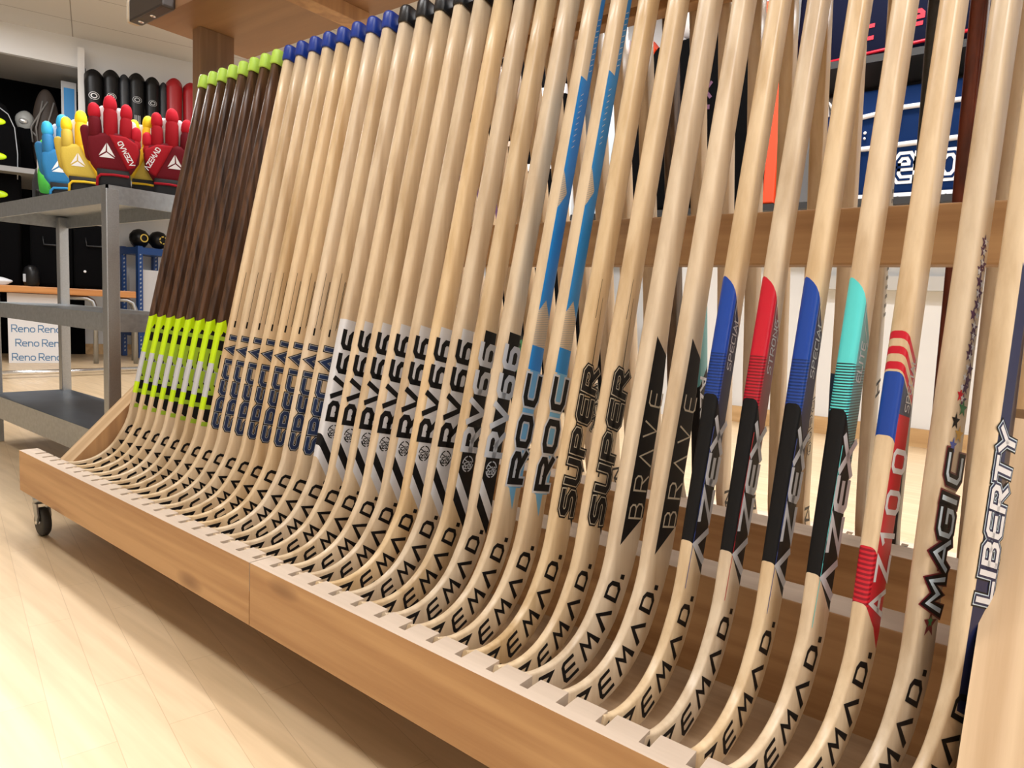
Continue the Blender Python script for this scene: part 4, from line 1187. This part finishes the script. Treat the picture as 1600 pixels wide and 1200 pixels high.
t = thing('goal_pad_bag', 'tall black bag with orange edging behind the rack', 'bag', W(3.6, 66.5, SB), 0)
bm = bmesh.new(); prism(bm, [(-9.2, 0), (8.6, 0), (8.4, 16), (7.0, 20.3), (-5.8, 19.2), (-8.6, 15.8)], -1.8, 1.8, 0, 'XZ', .5, 3); link('body', bm, blackm, t, True)
bm = bmesh.new()
prism(bm, [(8.3, 0), (9.6, 0), (9.3, 16), (7.2, 21.4), (4.8, 21.6), (4.8, 20.2), (6.6, 20.0), (8.1, 15.6)], -1.9, 1.4, 0, 'XZ', .2, 2); link('edging', bm, plain('neon_orange', (.78, .055, .006), .5), t)
bm = bmesh.new(); prism(bm, [(-8.9, 14.4), (-8.0, 14.2), (-6.0, 19.0), (-7.6, 21.0), (-8.9, 18.6)], -1.9, 1.4, 0, 'XZ', .15, 2); link('edging', bm, plain('neon_orange', (.78, .055, .006), .5), t)
bm = bmesh.new(); ctext(bm, 'RX', -4.2, -1.84, 12.4, 1.5, .24, 2.2); box(bm, -4.4, -2.6, -1.9, -1.8, 11.3, 11.7); box(bm, -.4, 1.4, -1.9, -1.8, 11.0, 11.5)
link('brand_print', bm, plain('dull_purple', (.10, .035, .08), .6), t)
t = thing('padding_roll', 'white quilted roll standing on the black bag', 'padding', W(3.2, 66.6, SB + 19.6), 0)
bm = bmesh.new(); blob(bm, (0, 0, 2.9), (3.9, 1.6, 3.0), 0, 4, .08, 5); link('cover', bm, plain('quilted_white', (.75, .75, .77), .7, bump=.8, bscale=14), t)
t = thing('storage_box', 'light grey box standing on the orange-edged bag', 'box', W(10.3, 66.6, SB + 21.6), 0)
bm = bmesh.new(); box(bm, -2.4, 1.6, -1.5, 1.5, 0, 4.5, 0, .08); link('carton', bm, plain('light_grey_card', (.45, .45, .48), .6), t)

# left half behind the sticks: cartons and dark bags on a second low unit
def carton(label, x, y, z, w_, dp, h, mat, nm='carton', bandm=None, bz=.5):
    t = thing('storage_box' if nm == 'carton' else 'equipment_bag', label, 'box' if nm == 'carton' else 'bag', W(x, y, z), 0)
    bm = bmesh.new(); box(bm, -w_ / 2, w_ / 2, -dp / 2, dp / 2, 0, h, 0, .08 if nm == 'carton' else .6); link(nm if nm == 'carton' else 'body', bm, mat, t, nm != 'carton')
    if bandm:
        bm = bmesh.new(); box(bm, -w_ / 2 - .03, w_ / 2 + .03, -dp / 2 - .05, 0, h * bz, h * bz + h * .1); link('band', bm, bandm, t)
    return t
wc = plain('white_card', (.74, .74, .76), .6)
t = thing('shelving_unit', 'pale shelf with two boards behind the middle of the rack', 'shelf', W(-31, 69.5, FL), 0)
for z in (25.0, 36.):
    bm = bmesh.new(); box(bm, -17.5, 17.2, -4, 4, z, z + .7); link('shelf', bm, sawn, t)
for x in (-17.2, 0, 16.9):
    bm = bmesh.new(); box(bm, x - .4, x + .4, -4, 4, .02, 25); link('upright', bm, wallm, t)
    if x == 0: continue
    bm = bmesh.new(); box(bm, x - .4, x + .4, -4, 4, 25.7, 36); link('upright', bm, wallm, t)
carton('blue and white box on the low left of the pale shelf', -43, 68.5, SB, 7, 5, 8, wc, 'carton', rblue, .45)
carton('purple box on the lower board of the pale shelf', -31, 68.5, SB, 9, 5, 9.6, purple)
carton('black bag with a white band on the lower board of the pale shelf', -21, 68.5, SB, 9, 5, 9.4, blackm, 'body', white, .7)
carton('black bag with white stripes on the pale shelf top', -22.5, 68.5, FL + 36.72, 13, 5, 12, blackm, 'body', white, .45)
carton('black bag on the left of the pale shelf top', -38, 68.5, FL + 36.72, 11, 5, 13, blackm, 'body')
carton('tall pale blue box left of the orange-edged bag', -9.8, 69., SB, 5.2, 4, 17.5, plain('pale_blue_card', (.55, .64, .72), .6), 'carton')
carton('white box with a red band on top of the pale blue box', -9.6, 69., SB + 17.55, 4.6, 4, 4.2, wc, 'carton', red, .3)
carton('black bag on the floor behind the middle of the rack', -15, 62.5, FL + .02, 18, 4, 18.5, blackm, 'body')

# pale ledge and pillar on the back wall
bm = bmesh.new(); box(bm, 16, 88, 72.6, 75, 17.1, 18.6); box(bm, 16, 88, 73.4, 75, 18.6, 20.4)
o = struct('trim_4', bm, plain('ledge_grey', (.55, .55, .54), .7)); o.location = W(0, 0, FL)
bm = bmesh.new(); box(bm, -3., 6.2, 71.5, 75, 0, CZ - FL); o = struct('trim_5', bm, wallm); o.location = W(0, 0, FL)

# ------------------------------------------------------------------ camera and light
cam = bpy.data.cameras.new('camera'); co = bpy.data.objects.new('camera', cam); COL.objects.link(co)
cam.sensor_width = 36; cam.lens = 1050.64 / 1600 * 36; cam.clip_start = .02
yaw, pit, rol = -.659, -.108, .051
f = Vector((math.sin(yaw) * math.cos(pit), math.cos(yaw) * math.cos(pit), math.sin(pit)))
rt = f.cross(Vector((0, 0, 1))).normalized(); up = rt.cross(f)
r2 = rt * math.cos(rol) + up * math.sin(rol); u2 = up * math.cos(rol) - rt * math.sin(rol)
M = Matrix((r2, u2, -f)).transposed().to_4x4(); M.translation = W(37.42, -11.4, 8.40)
co.matrix_world = M
scn.camera = co

w = bpy.data.worlds.new('world'); scn.world = w; w.use_nodes = True
w.node_tree.nodes['Background'].inputs[0].default_value = (.9, .92, 1, 1); w.node_tree.nodes['Background'].inputs[1].default_value = .15
def lamp(x, y, sx, sy, power, col=(1, .99, .985)):
    l = bpy.data.lights.new('ceiling_and_fill_light', 'AREA'); l.shape = 'RECTANGLE'; l.size = sx; l.size_y = sy; l.energy = power; l.color = col
    o = bpy.data.objects.new('ceiling_and_fill_light', l); COL.objects.link(o); o.location = W(x, y, CZ - .6); o.rotation_euler = (0, 0, 0)
    return o
for x in (-6, 16, 38): lamp(x, 14, 1.2, .3, 38)
for x in (-42, -76): lamp(x, 12, 1.2, .3, 40)
for x in (6, 40): lamp(x, -9, 1.2, .3, 25)
for x in (-20, 20, 60): lamp(x, 56, 1.2, .3, 34)
lamp(74, -2, .3, 1.2, 44)  # added fill, not one of the room's lamps; brightens the right-facing stick sides
scn.view_settings.view_transform = 'Standard'; scn.view_settings.look = 'None'; scn.view_settings.exposure = -.2; scn.view_settings.gamma = 1
